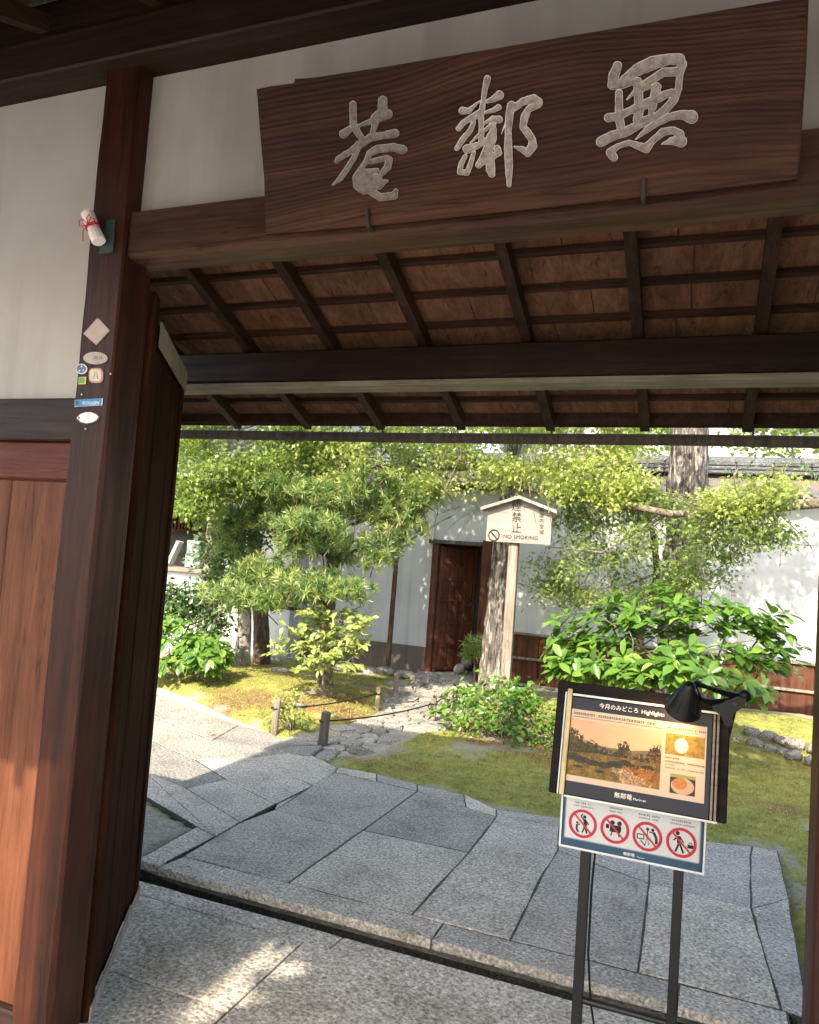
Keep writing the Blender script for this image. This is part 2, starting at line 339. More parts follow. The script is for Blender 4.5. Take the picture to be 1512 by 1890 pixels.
def np_mesh(name, V, F, mat, rnd=None, smooth=False):   # many equal-sided faces, quickly
    V = np.asarray(V, np.float32); F = np.asarray(F, np.int32); k = F.shape[1]
    me = bpy.data.meshes.new(name); me.vertices.add(len(V)); me.vertices.foreach_set('co', V.ravel())
    me.loops.add(F.size); me.loops.foreach_set('vertex_index', F.ravel())
    me.polygons.add(len(F)); me.polygons.foreach_set('loop_start', np.arange(0, F.size, k, dtype=np.int32))
    if smooth: me.polygons.foreach_set('use_smooth', np.ones(len(F), bool))
    me.materials.append(MATS[mat])
    if rnd is not None:
        a = me.attributes.new('rnd', 'FLOAT', 'POINT'); a.data.foreach_set('value', np.asarray(rnd, np.float32))
    me.update(calc_edges=True); me.validate(); return me
def unit(a): return a/np.maximum(np.linalg.norm(a, axis=-1, keepdims=True), 1e-9)
# leaf outlines: along, across, up; triangles
def tri_fan(n): return [(0, i, i+1) for i in range(1, n-1)]
LEAF_OVAL = (np.array([(0, 0, 0), (.34, .19, .03), (.70, .22, .02), (1, 0, -.10), (.70, -.22, .02), (.34, -.19, .03), (.55, 0, -.035)]),
             [(0, 6, 1), (1, 6, 2), (2, 6, 3), (3, 6, 4), (4, 6, 5), (5, 6, 0)])
LEAF_LINEAR = (np.array([(0, -.035, 0), (0, .035, 0), (.55, .05, .03), (1, 0, -.02), (.55, -.05, .03)]), [(0, 2, 1), (0, 4, 2), (4, 3, 2)])
LEAF_MAPLE = (np.array([(0, 0, 0), (.28, .11, .02), (.30, .55, -.06), (.50, .16, .02), (1, 0, -.10), (.50, -.16, .02), (.30, -.55, -.06), (.28, -.11, .02), (-.02, .30, -.03), (-.02, -.30, -.03)]),
              [(0, 1, 8), (1, 3, 2), (1, 5, 3), (3, 5, 4), (5, 7, 6), (7, 0, 9), (0, 7, 1), (1, 7, 5)])
LEAF_SMALL = (np.array([(0, 0, 0), (.5, .27, .04), (1, 0, -.05), (.5, -.27, .04)]), [(0, 2, 1), (0, 3, 2)])
BLADE = (np.array([(0, -.12, 0), (0, .12, 0), (1, 0, 0)]), [(0, 2, 1)])
def leaf_arrays(pos, axis, nrm, size, tmpl, rnd):
    tv, tf = tmpl; tf = np.array(tf); n = len(pos)
    axis = unit(axis); ac = unit(np.cross(nrm, axis)); nn = np.cross(axis, ac); size = np.asarray(size).reshape(-1, 1, 1)
    V = pos[:, None, :] + size*(tv[None, :, 0:1]*axis[:, None, :] + tv[None, :, 1:2]*ac[:, None, :] + tv[None, :, 2:3]*nn[:, None, :])
    F = tf[None] + (np.arange(n)*len(tv))[:, None, None]
    return V.reshape(-1, 3), F.reshape(-1, 3), np.repeat(rnd, len(tv))
def leaf_object(name, pos, axis, nrm, size, tmpl, mat, parent, kind='stuff', rnd=None):
    if rnd is None: rnd = rng.random(len(pos))
    V, F, r = leaf_arrays(np.asarray(pos), np.asarray(axis), np.asarray(nrm), size, tmpl, rnd)
    o = bpy.data.objects.new(name, np_mesh(name, V, F, mat, r)); COL.objects.link(o); adopt(o, parent)
    if kind: o['kind'] = kind
    return o
def rand_dirs(n): return unit(rng.normal(size=(n, 3)))
def in_pads(pads, n):                  # points in flattened clouds: (centre, radii); denser near the upper shell, with clumps
    w = np.array([r[0]*r[1]+r[0]*r[2] for c, r in pads]); w = w/w.sum(); idx = rng.choice(len(pads), n, p=w)
    d = rand_dirs(n); rad = rng.random((n, 1))**0.45
    C = np.array([c for c, r in pads])[idx]; Rr = np.array([r for c, r in pads])[idx]
    return C + d*rad*Rr, idx
def lumpy(pads, n, sub=(0.28, 0.10), m=9):   # breaks each pad into small sprays with gaps between
    out = []
    for c, r in pads:
        c = np.array(c); r = np.array(r)
        for k in range(m):
            d = rand_dirs(1)[0]*rng.random()**0.4
            out.append((c + d*r, np.array([sub[0], sub[0], sub[1]])*rng.uniform(0.6, 1.2)))
    return out
# value noise on arrays
_perm = rng.random((64, 64))
def vnoise(x, y):
    xi = np.floor(x).astype(int); yi = np.floor(y).astype(int); fx = x-xi; fy = y-yi; fx = fx*fx*(3-2*fx); fy = fy*fy*(3-2*fy)
    g = lambda a, b: _perm[a % 64, b % 64]
    return (g(xi, yi)*(1-fx)+g(xi+1, yi)*fx)*(1-fy) + (g(xi, yi+1)*(1-fx)+g(xi+1, yi+1)*fx)*fy
def fbm(x, y, o=4):
    s = 0; a = 0.5
    for k in range(o): s = s + a*vnoise(x*2**k+17*k, y*2**k+5*k); a *= 0.5
    return s/(1-0.5**o)
def inside(poly, X, Y):
    r = np.zeros(X.shape, bool); n = len(poly)
    for i in range(n):
        x1, y1 = poly[i][:2]; x2, y2 = poly[(i+1) % n][:2]
        if y1 == y2: continue
        c = ((y1 > Y) != (y2 > Y)) & (X < (x2-x1)*(Y-y1)/(y2-y1)+x1); r ^= c
    return r

def text_2d(body, size=1.0):           # outlines of letters as flat triangles
    cu = bpy.data.curves.new('t', 'FONT'); cu.body = body; cu.size = size; cu.align_x = 'CENTER'; cu.align_y = 'CENTER'; cu.resolution_u = 3
    o = bpy.data.objects.new('t', cu); COL.objects.link(o)
    bpy.context.view_layer.update()
    dg = bpy.context.evaluated_depsgraph_get(); me = o.evaluated_get(dg).to_mesh()
    V = [(v.co.x, v.co.y) for v in me.vertices]; F = [tuple(p.vertices) for p in me.polygons]
    o.evaluated_get(dg).to_mesh_clear(); bpy.data.objects.remove(o); bpy.data.curves.remove(cu)
    return V, F
def put_text(mb, body, size, org, u, v, mi=0, sx=1.0):
    V, F = text_2d(body, size); org = np.array(org); u = np.array(u); v = np.array(v)
    mb.add([org + u*a*sx + v*b for a, b in V], F, mi)

# ------------------------------------------------------------------ ground and paving
ZA = lambda x, y: gr(200+x/2.16, 1230+y/2.16)[:2]
ZB = lambda x, y: gr(800+x/2.1236, 1300+y/2.1236)[:2]
FR = 2.945                                           # the step edge of the paving, parallel to the gate
p_tri = [ZA(300, 755), ZA(722, 858), ZA(1215, 985), ZB(300, 925), ZB(550, 995), ZB(800, 1060), ZB(1365, 1200)]
far_y = float(np.mean([p[1] for p in p_tri]))        # far edge of the kerb row
jx = [float(p[0]) for p in p_tri]
def mid_pt(a, b): return (np.array(a)+np.array(b))/2
slabs = []                                           # (polygon, material)
k0 = ZA(200, 800)[0]
ends = [k0, -0.92, 0.0, float(ZB(1365, 1200)[0])+0.02]
for a, b in zip(ends[:-1], ends[1:]): slabs.append(([(a, FR), (b, FR), (b, far_y), (a+0.02 if a == k0 else a, far_y)], 'granite_kerb'))
slabs.append(([ZA(112, 768), ZA(200, 796), ZA(430, 676), ZA(353, 637)], 'granite_kerb'))
P = dict(a=(jx[0], far_y), b=(jx[1], far_y), c=(jx[2], far_y), d=(jx[3], far_y), e=(jx[5], far_y), f=(jx[6], far_y),
         g=ZA(662, 572), h=ZA(1015, 652), i=ZB(140, 580), j=ZB(433, 657), k=ZB(488, 572), l=ZB(846, 700), m=ZB(1247, 800),
         n=ZA(905, 420), o=ZA(1232, 497), p=ZB(247, 440), q=ZB(496, 478), r=ZB(850, 545), s=ZB(1243, 600))
S = lambda *ks: [tuple(P[k]) for k in ks]
slabs += [(S('a', 'b', 'h', 'g')+[tuple(ZA(525, 623)), tuple(ZA(431, 678))], 'granite'), (S('b', 'c', 'i', 'h'), 'granite'), (S('c', 'd', 'j', 'i'), 'granite'), (S('d', 'e', 'l', 'k', 'j'), 'granite'),
          (S('e', 'f', 'm', 'l'), 'granite'), (S('g', 'h', 'o', 'n'), 'granite'), (S('h', 'i', 'p', 'o'), 'granite'), (S('i', 'j', 'k', 'q', 'p'), 'granite'),
          (S('k', 'l', 'r', 'q'), 'granite'), (S('l', 'm', 's', 'r'), 'granite')]
slabs.append(([tuple(P['f']), (ZB(1450, 1215)[0]+.02, far_y-.02), ZB(1408, 860), ZB(1395, 760), tuple(P['m'])], 'granite_kerb'))
slabs.append(([tuple(P['m']), ZB(1395, 760), ZB(1350, 572), ZB(1250, 555), tuple(P['s'])], 'granite_kerb'))
# border stones along the moss
bor = [ZA(735, 318), ZA(915, 402), ZA(1070, 428), ZA(1232, 470), ZB(120, 352), ZB(247, 412), ZB(500, 445), ZB(850, 510), ZB(1250, 555)]
inn = [ZA(722, 345), P['n'], ZA(1070, 458), P['o'], ZB(130, 405), P['p'], P['q'], P['r'], P['s']]
for i in range(len(bor)-1): slabs.append(([tuple(inn[i]), tuple(inn[i+1]), tuple(bor[i+1]), tuple(bor[i])], 'granite_kerb'))
# the path that turns off
W_ = 'granite_warm'
slabs += [([ZA(60, 465), ZA(353, 637), ZA(430, 676), ZA(145, 418), ZA(60, 368)], 'granite_kerb'),
          ([ZA(145, 418), ZA(430, 676), ZA(525, 620), ZA(310, 484)], 'granite'),
          ([ZA(310, 484), ZA(525, 620), ZA(664, 547), ZA(470, 449)], 'granite'),
          ([ZA(60, 340), ZA(60, 368), ZA(145, 418), ZA(310, 484), ZA(470, 449), ZA(345, 372), ZA(155, 288), ZA(60, 246)], W_),
          ([ZA(350, 372), ZA(470, 449), ZA(664, 547), ZA(674, 544), ZA(815, 475), ZA(560, 358)], 'granite'),
          ([ZA(560, 366), ZA(722, 345), tuple(P['n']), ZA(820, 474)], 'granite'),
          ([tuple(P['g']), ZA(674, 546), ZA(816, 477), tuple(P['n'])], 'granite'),
          ([ZA(155, 288), ZA(345, 372), ZA(560, 358), ZA(415, 295), ZA(180, 200), ZA(90, 165), ZA(60, 246)], W_),
          ([ZA(415, 295), ZA(560, 366), ZA(722, 345), ZA(735, 318), ZA(640, 262), ZA(520, 235)], W_),
          ([ZA(180, 200), ZA(415, 295), ZA(520, 235), ZA(360, 175), ZA(190, 108), ZA(120, 80), ZA(90, 165)], W_),
          ([ZA(120, 80), ZA(190, 108), ZA(375, 180), ZA(520, 235), ZA(640, 262), ZA(480, 200), ZA(330, 130), ZA(185, 75), ZA(60, 20)], 'granite_kerb')]
# the floor of the gate
NZ = -0.022
zn = lambda x, y: gr(200+x/2.16, 1230+y/2.16, NZ)[:2]
ny = float(zn(780, 1095)[1]); s1 = float(zn(780, 1095)[0]); ny2 = float(zn(480, 1370)[1]); s2 = float(zn(930, 1085)[0]); NE = 2.845
near = [([(-3.0, ny), (s2-.01, ny), (s2, NE), (-3.0, NE)], 'granite_kerb'), ([(s2-.01, ny), (0.9, ny), (0.9, NE), (s2, NE)], 'granite_kerb'), ([(0.9, ny), (3.0, ny), (3.0, NE), (0.9, NE)], 'granite_kerb'),
        ([(-3.0, ny2), (s1, ny2), (s1, ny), (-3.0, ny)], 'granite'), ([(s1, 1.2), (0.25, 1.2), (0.25, ny), (s1, ny)], 'granite'), ([(0.25, 1.2), (2.0, 1.2), (2.0, ny), (0.25, ny)], 'granite'),
        ([(-3.0, 1.2), (s1, 1.2), (s1, ny2), (-3.0, ny2)], 'granite'), ([(2.0, 1.2), (3.0, 1.2), (3.0, ny), (2.0, ny)], 'granite')]
def poly_area(p): return 0.5*sum(p[i][0]*p[(i+1) % len(p)][1]-p[(i+1) % len(p)][0]*p[i][1] for i in range(len(p)))
def inset(p, d):
    n = len(p); out = []
    for i in range(n):
        a = np.array(p[i-1]); b = np.array(p[i]); c = np.array(p[(i+1) % n]); e1 = unit(b-a); e2 = unit(c-b)
        n1 = np.array([-e1[1], e1[0]]); n2 = np.array([-e2[1], e2[0]]); k = 1+np.dot(n1, n2)
        out.append(b + (n1+n2)*d/max(k, 0.35))
    return out
def slab(poly, z, mat, parent, name='slab', gap=0.004, thick=0.09, wob=0.002, cham=0.004, step=0.12):
    poly = [np.array(p[:2], float) for p in poly]
    if poly_area(poly) < 0: poly = poly[::-1]
    poly = inset(poly, gap); ring = []
    for i in range(len(poly)):
        a, b = poly[i], poly[(i+1) % len(poly)]; L = np.linalg.norm(b-a); n = max(1, int(L/step)); e = (b-a)/max(L, 1e-6); nn = np.array([-e[1], e[0]])
        for k in range(n): ring.append(a+(b-a)*k/n + (nn*rng.normal(0, wob) if k else nn*0))
    top = inset(ring, cham); n = len(ring); mb = MB(); dz = rng.normal(0, 0.0015)
    V = [(p[0], p[1], z+dz) for p in top] + [(p[0], p[1], z-cham*0.9) for p in ring] + [(p[0], p[1], z-thick) for p in ring]
    F = [tuple(range(n))] + [(i, n+i, n+(i+1) % n, (i+1) % n) for i in range(n)] + [(n+i, 2*n+i, 2*n+(i+1) % n, n+(i+1) % n) for i in range(n)]
    return mb.add(V, F).build(name, mat, parent, fixn=False)

pv = MB(); pv.box((-2.6, FR+0.075, -0.30), (0.42, far_y+.3, -0.040))
for i_, (poly, mt) in enumerate(slabs):
    pp = [np.array(p[:2], float) for p in poly]; pp = pp if poly_area(pp) > 0 else pp[::-1]
    kk_ = min(p[1] for p in pp) < FR+.03
    if kk_: pp = [np.array([p[0], max(p[1], FR+.075)]) for p in pp]
    pv.prism([(p[0], p[1], -.05) for p in pp], (0, 0, .0482-.00006*i_))
paving = tag(pv.build('paving', 'mortar'), 'grey granite slab paving inside the gate with worn open joints', None, None, 'structure')
for poly, mt in slabs: slab(poly, 0.0, mt, paving, thick=.036 if min(p[1] for p in poly) < FR+.02 else .09)
pf = MB(); pf.box((-3.4, -0.2, -0.30), (3.4, NE-0.01, -0.045))
gate_floor = tag(pf.build('gate_floor', 'mortar'), 'granite floor slabs under the gate roof', None, None, 'structure')
for poly, mt in near: slab(poly, NZ, mt, gate_floor)
for k in range(8):
    slab([(-3.0+k*.75, -0.2), (-2.25+k*.75, -0.2), (-2.25+k*.75, 1.2), (-3.0+k*.75, 1.2)], NZ, 'granite', gate_floor)

# garden ground: one sheet, with a moss bed on either side of the stepping path
pave_polys = [s[0] for s in slabs]
path_poly = [gr(*p)[:2] for p in ((545, 1372), (600, 1392), (655, 1390), (760, 1352), (840, 1318), (842, 1285), (800, 1268), (745, 1262), (700, 1322))]
x0, x1, y0, y1, gs = -9.5, 4.5, 2.95, 12.0, 0.05
gx = np.arange(x0, x1+1e-6, gs); gy = np.arange(y0, y1+1e-6, gs); GX, GY = np.meshgrid(gx, gy, indexing='ij')
pm = np.zeros(GX.shape, bool)
for p in pave_polys: pm |= inside(p, GX, GY)
fm = inside(path_poly, GX, GY)
def blur(a, n):
    a = a.astype(float)
    for _ in range(n):
        a = (a + np.roll(a, 1, 0) + np.roll(a, -1, 0) + np.roll(a, 1, 1) + np.roll(a, -1, 1))/5
    return a
hard = blur(pm | fm, 4)
soil_tri = inside([ZA(60, 470), ZA(345, 637), ZA(110, 765), ZA(-100, 760), ZA(-100, 470)], GX, GY)
def bump2(cx, cy, rx, ry, h): return h*np.exp(-((GX-cx)/rx)**2-((GY-cy)/ry)**2)
GZ = -0.012 + 0.055*(fbm(GX*2.2, GY*2.2)-0.4) + 0.035*(fbm(GX*8, GY*8)-0.5)
GZ += bump2(-3.7, 6.9, 1.0, 0.9, 0.13) + bump2(-5.2, 7.2, 1.0, 0.9, 0.10) + bump2(-1.2, 6.0, 0.9, 0.6, 0.05) + bump2(-0.3, 8.6, 1.2, 0.9, 0.10) + bump2(1.4, 8.9, 1.2, 0.8, 0.14)
GZ = GZ*(1-np.clip(hard*1.6, 0, 1)) - 0.055*np.clip(hard*1.8, 0, 1)
GZ = np.where(soil_tri & ~pm, -.014+.012*(fbm(GX*7, GY*7)-.5), GZ)
MOSS = np.where(soil_tri, 0.22+0.6*(fbm(GX*2.5, GY*2.5) > 0.60), 0.85); MOSS = np.where(GY > 9.0, 0.35, MOSS)
MOSS = np.where((GX < -6.2), 0.4, MOSS); MOSS = MOSS-.75*np.clip(fbm(GX*2.6+31, GY*2.6+7)-.52, 0, 1)*3; MOSS = np.where((hard > .02) & (hard < .5) & (fbm(GX*5, GY*5) > .5), .3, MOSS)
MOSS = np.where(GY < 3.1, 0.0, MOSS); MOSS = blur(MOSS, 3)
DRY = 0.02+0.75*np.clip(fbm(GX*1.5+9, GY*1.9+4)-.42, 0, 1)*2.0
DRY += bump2(-3.35, 6.45, .9, .75, .42)*(0.5+fbm(GX*1.7, GY*1.7)) + bump2(-3.1, 7.6, .6, .6, .4) + bump2(-1.25, 6.15, .40, .30, 1.0) + bump2(-.2, 5.7, .5, .2, .45) + bump2(-0.6, 7.6, 1.0, .6, .5) + bump2(0.9, 7.6, .7, .7, .35)
nx_, ny_ = GX.shape; idx = np.arange(nx_*ny_).reshape(nx_, ny_)
Fq = np.stack([idx[:-1, :-1], idx[1:, :-1], idx[1:, 1:], idx[:-1, 1:]], -1).reshape(-1, 4)
gme = np_mesh('ground', np.stack([GX, GY, GZ], -1).reshape(-1, 3), Fq, 'ground', smooth=True)
for nm, arr in (('moss', MOSS), ('dry', DRY)):
    a = gme.attributes.new(nm, 'FLOAT', 'POINT'); a.data.foreach_set('value', arr.astype(np.float32).ravel())
ground = bpy.data.objects.new('ground', gme); COL.objects.link(ground); tag(ground, 'mossy garden ground with brown dry patches', None, None, 'structure')
far = MB(); far.sheet([(-150, -150, -0.34), (150, -150, -0.34), (150, 150, -0.34), (-150, 150, -0.34)]); tag(far.build('terrain', 'earth'), None, None, None, 'structure')
st = MB(); st.box((-40, -9, -0.32), (40, -0.21, -0.04)); tag(st.build('street', 'street_stone'), 'pale stone street in front of the gate', None, None, 'structure')
def ground_z(x, y):
    i = int(round((x-x0)/gs)); j = int(round((y-y0)/gs)); return float(GZ[min(max(i, 0), nx_-1), min(max(j, 0), ny_-1)])

# moss shoots, too many to count
mi_, mj = np.where((hard < 0.12) & (MOSS > 0.6) & (GY < 8.8) & (GX > -6.2) & (GX < 2.2))
n = 150000; k = rng.integers(0, len(mi_), n)
w = rng.random(n) < np.clip(1.5*(5.0/np.maximum(GY[mi_[k], mj[k]], 3))**2.2, 0, 1); k = k[w]; n = len(k)
px_ = GX[mi_[k], mj[k]] + rng.uniform(-.5, .5, n)*gs; py_ = GY[mi_[k], mj[k]] + rng.uniform(-.5, .5, n)*gs
pos = np.stack([px_, py_, GZ[mi_[k], mj[k]]-0.004], -1); ax = np.stack([rng.normal(0, .7, n), rng.normal(0, .7, n), np.ones(n)], -1)
leaf_object('moss', pos, ax, rand_dirs(n), rng.uniform(.010, .026, n), (np.array([(0, -.22, 0), (0, .22, 0), (1, 0, 0)]), [(0, 2, 1)]), 'moss_tuft', None,
            rnd=np.clip(0.15+0.7*fbm(px_*6, py_*6)+rng.normal(0, .12, n), 0, .999))
tag(bpy.data.objects['moss'], 'short yellow green moss shoots covering the garden beds', None, None, 'stuff')

# stepping path of flat field stones
fp = MB(); cpth = np.mean(path_poly, axis=0); fp.prism([(p[0], p[1], -0.05) for p in path_poly], (0, 0, 0.026))
fpath = tag(fp.build('flagstone_path', 'mortar'), 'narrow path of flat irregular field stones leading to the garden door', None, None, 'structure')
def clip_half(poly, p, nrm):
    out = []
    for i in range(len(poly)):
        a = poly[i]; b = poly[(i+1) % len(poly)]; da = np.dot(a-p, nrm); db = np.dot(b-p, nrm)
        if da <= 0: out.append(a)
        if (da < 0) != (db < 0) and abs(da-db) > 1e-12: out.append(a+(b-a)*da/(da-db))
    return out
seeds = []; bx = np.array(path_poly); lo, hi = bx.min(0), bx.max(0); tries = 0
while len(seeds) < 130 and tries < 9000:
    tries += 1; q = lo+(hi-lo)*rng.random(2)
    if inside(path_poly, np.array([q[0]]), np.array([q[1]]))[0] and all(np.linalg.norm((q-s)*np.array([1, .8])) > 0.115 for s in seeds): seeds.append(q)
for q in seeds:
    cell = [q+np.array(d)*0.22 for d in ((-1, -1), (1, -1), (1, 1), (-1, 1))]
    for s in seeds:
        if s is not q and np.linalg.norm(s-q) < 0.6: cell = clip_half(cell, (s+q)/2, unit(s-q))
    if len(cell) >= 3 and abs(poly_area(cell)) > 0.004:
        slab(cell, rng.uniform(-0.006, 0.012), 'field_stone', fpath, 'flagstone', gap=0.008, thick=0.05, wob=0.005, cham=0.010, step=0.05)

# ------------------------------------------------------------------ the gatehouse
GY0 = 1.75
gate = thing('gatehouse', 'dark timber gatehouse with white plaster panels and open door leaves', 'gatehouse', (-0.715, 1.81, -0.022))
def beam(name, lo, hi, mat, parent, b=0.006): return MB().box(lo, hi, b).build(name, mat, parent)
def wavy_post(name, lo, hi, mat, parent, wear=0.0):          # a hewn post: chamfer that wanders, chipped near the foot
    mb = MB(); zs = np.linspace(lo[2], hi[2], 46); V = []; F = []
    for i, z in enumerate(zs):
        ch = [0.008+.0025*math.sin(z*5+q*2.1+lo[0])+.0012*math.sin(z*23+q)+(0.012*wear*max(0, math.sin(z*31+q*1.7))*max(0, .5-z)*2) for q in range(4)]
        j = [.0006*math.sin(z*3+q) for q in range(4)]
        X0, X1, Y0, Y1 = lo[0]+j[0], hi[0]+j[1], lo[1]+j[2], hi[1]+j[3]
        V += [(X0+ch[0], Y0, z), (X1-ch[1], Y0, z), (X1, Y0+ch[1], z), (X1, Y1-ch[2], z), (X1-ch[2], Y1, z), (X0+ch[3], Y1, z), (X0, Y1-ch[3], z), (X0, Y0+ch[0], z)]
    for i in range(len(zs)-1):
        for k in range(8): F.append((i*8+k, i*8+(k+1) % 8, (i+1)*8+(k+1) % 8, (i+1)*8+k))
    F += [tuple(range(7, -1, -1)), tuple((len(zs)-1)*8+k for k in range(8))]
    return mb.add(V, F).build(name, mat, parent)
postL = wavy_post('post', (-1.81, GY0, NZ), (-1.668, GY0+.115, 2.955), 'post_wood', gate, 1.0)
postR = wavy_post('post', (0.245, GY0, NZ), (0.387, GY0+.115, 2.955), 'post_wood', gate, 0.6)
for x in (-2.95, 1.50): wavy_post('post', (x-.06, GY0, NZ), (x+.06, GY0+.115, 2.955), 'post_wood', gate)
# lintel: a slightly bowed hewn beam
lt = MB(); xs = np.linspace(-1.666, 0.243, 26); V = []; F = []
for x in xs:
    bow = 0.012*math.sin((x+1.67)/1.91*math.pi) + rng.normal(0, .0012); z0_, z1_ = 2.338-bow*0.6+.012, 2.492
    for (yy, zz) in ((1.765, z0_+.014), (1.779, z0_), (1.872, z0_), (1.880, z0_+.01), (1.880, z1_), (1.765, z1_)): V.append((x, yy, zz))
for i in range(len(xs)-1):
    for k in range(6): F.append((i*6+k, i*6+(k+1) % 6, (i+1)*6+(k+1) % 6, (i+1)*6+k))
F += [tuple(range(6)), tuple((len(xs)-1)*6+k for k in range(6))]
lt.add(V, F).build('lintel', 'lintel_wood', gate)
for xa_, xb_ in ((-1.86, -1.676), (.253, .437)): beam('jamb', (xa_, 1.868, NZ), (xb_, 1.893, 2.335), 'post_wood', gate)
beam('top_beam', (-3.15, 1.695, 2.95), (1.72, 1.90, 3.075), 'dark_beam', gate)
beam('ridge_beam', (-3.15, 1.73, 3.078), (1.72, 1.87, 3.26), 'dark_beam', gate)
def panel_plaster(x0_, x1_, z0_, z1_, y): return MB().box((x0_, y, z0_), (x1_, y+.05, z1_)).build('plaster_panel', 'plaster', gate)
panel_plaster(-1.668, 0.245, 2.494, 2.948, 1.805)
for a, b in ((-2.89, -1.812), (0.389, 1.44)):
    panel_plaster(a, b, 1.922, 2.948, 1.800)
    beam('rail', (a, 1.772, 1.785), (b, 1.86, 1.920), 'dark_beam', gate)
    beam('rail', (a, 1.785, 1.662), (b, 1.86, 1.783), 'red_rail', gate)
    beam('rail', (a, 1.775, NZ), (b, 1.86, 0.075), 'dark_beam', gate)
    n = 4; w = (b-a)/n
    for k in range(n): beam('board', (a+k*w+.001, 1.800, 0.077), (a+(k+1)*w-.001, 1.825, 1.660), 'panel_wood', gate, 0.003)
# rear beam, a pale strip painting bounced light on its underside, rear posts
beam('rear_beam', (-3.15, 2.93, 2.262), (1.72, 3.05, 2.400), 'dark_beam', gate)
beam('lit_underside', (-3.10, 2.945, 2.236), (1.70, 3.075, 2.260), 'pale_wood', gate, 0.003)
for x in (-2.95, 1.50): beam('post', (x-.06, 2.94, NZ), (x+.06, 3.06, 2.234), 'post_wood', gate)
# roof: rafters, battens and boards, seen from below
SL = 0.398; sa = math.atan(SL)
roof = MB()
rearz = lambda y: 2.42-SL*(y-2.93)
frontz = lambda y: 3.085-SL*(1.70-y)
for (ya, yb, zf) in ((1.86, 3.62, rearz), (1.72, -0.08, frontz)):
    za, zb = zf(ya)+.118, zf(yb)+.118
    roof.prism([(-3.12, ya, za), (-3.12, yb, zb), (-3.12, yb, zb+.12), (-3.12, ya, za+.12)], (4.8, 0, 0))
roof.box((-3.14, 1.60, 3.28), (1.70, 1.98, 3.50), 0.03)
roof = roof.build('roof', 'roof_tile', gate)
def sloped(name, x0_, x1_, ya, yb, zf, lo, hi, mat, parent):  # a piece lying along the slope between two heights above the rafter feet
    mb = MB(); V = []
    for y in (ya, yb):
        for (x, h) in ((x0_, lo), (x1_, lo), (x1_, hi), (x0_, hi)): V.append((x, y, zf(y)+h))
    return mb.add(V, [(0, 1, 2, 3), (4, 7, 6, 5), (0, 4, 5, 1), (1, 5, 6, 2), (2, 6, 7, 3), (3, 7, 4, 0)]).build(name, mat, parent)
raf = [-2.90+.44*k for k in range(11)]
for x in raf:
    j = rng.normal(0, .004)
    sloped('rafter', x-.021+j, x+.021+j, 1.885, 3.585, rearz, 0, .058, 'rafter_wood', roof)
    sloped('rafter', x-.021-j, x+.021-j, 1.690, -0.06, frontz, 0, .058, 'rafter_wood', roof)
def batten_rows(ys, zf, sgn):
    for y in ys: sloped('batten', -3.1, 1.68, y, y+sgn*.020, zf, .0605, .0795, 'lintel_wood', roof)  # darker wood paints the shadow line along each row of boards
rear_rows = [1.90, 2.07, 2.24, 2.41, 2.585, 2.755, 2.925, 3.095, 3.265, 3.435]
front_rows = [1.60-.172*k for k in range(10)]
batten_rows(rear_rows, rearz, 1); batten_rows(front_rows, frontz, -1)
# thin boards over the battens, one short length for each bay between rafters
for rows, zf, sgn, end in ((rear_rows, rearz, 1, 3.60), (front_rows, frontz, -1, -0.06)):
    for i, y in enumerate(rows):
        y2 = rows[i+1] if i+1 < len(rows) else end
        x = -3.10+0.2*(i % 3)*0.5
        while x < 1.66:
            w = min(rng.uniform(.30, .62), 1.68-x)
            if w > .03: sloped('board', x+.0015, x+w-.0015, y+sgn*.004, y2+sgn*.012, zf, .0805+rng.uniform(0, .006), .094, 'roof_board', roof)
            x += w
sloped('eave_board', -3.1, 1.68, 3.575, 3.605, rearz, .03, .10, 'rafter_wood', roof)
# gutter of split bamboo on iron hangers
gut = MB(); gut.tube([(-3.1, 3.635, 2.135), (-1.5, 3.64, 2.128), (0.0, 3.63, 2.130), (1.68, 3.64, 2.118)], 0.027, 12)
for x in np.arange(-2.5, 1.5, 0.9): gut.tube([(x, 3.60, 2.26), (x, 3.645, 2.165), (x, 3.665, 2.13), (x, 3.64, 2.098)], 0.005, 6)
gut.build('gutter', 'weathered_dark', gate)

# door leaves, swung back past square
def leaf(hx, sx, label=None):
    ang = math.radians(31.0); d = np.array([-math.sin(ang)*sx, math.cos(ang), 0]); nrm = np.array([math.cos(ang)*sx, math.sin(ang), 0])  # nrm faces the passage
    o = np.array([hx, 1.905, 0.0]); L = 0.845
    def piece(name, s0, s1, z0_, z1_, t0, t1, mat, parent, b=.004):
        mb = MB(); mb.box((s0, t0, z0_), (s1, t1, z1_), b)
        mb.v = [tuple(o + d*p[0] + nrm*p[1] + np.array([0, 0, p[2]])) for p in mb.v]
        return mb.build(name, mat, parent)
    lf = piece('door_leaf', 0.0, .075, 0.012, 2.30, -.03, .03, 'door_wood', gate)
    if label: lf['label'] = label
    piece('stile', L-.07, L, 0.012, 2.235, -.03, .03, 'door_wood', lf)
    w = (L-.145)/4
    for k in range(4): piece('plank', .075+k*w+.0015, .075+(k+1)*w-.0015, 0.03, 2.225, -.012, .016+.003*(k % 2), 'door_wood', lf)
    for z in (.30, .95, 1.60, 2.1): piece('ledge', .077, L-.072, z, z+.06, -.03, -.0125, 'door_wood', lf)
    piece('kick_strip', .0, L+.002, 0.014, 0.062, .031, .035, 'weathered', lf, .001)
    piece('head_strip', .10, L+.002, 2.145, 2.232, .031, .036, 'pale_wood', lf, .001)
    return lf, o, d, nrm
lfL, lo_, ld, ln = leaf(-1.700, 1)
lfR, _, _, _ = leaf(0.330, -1)
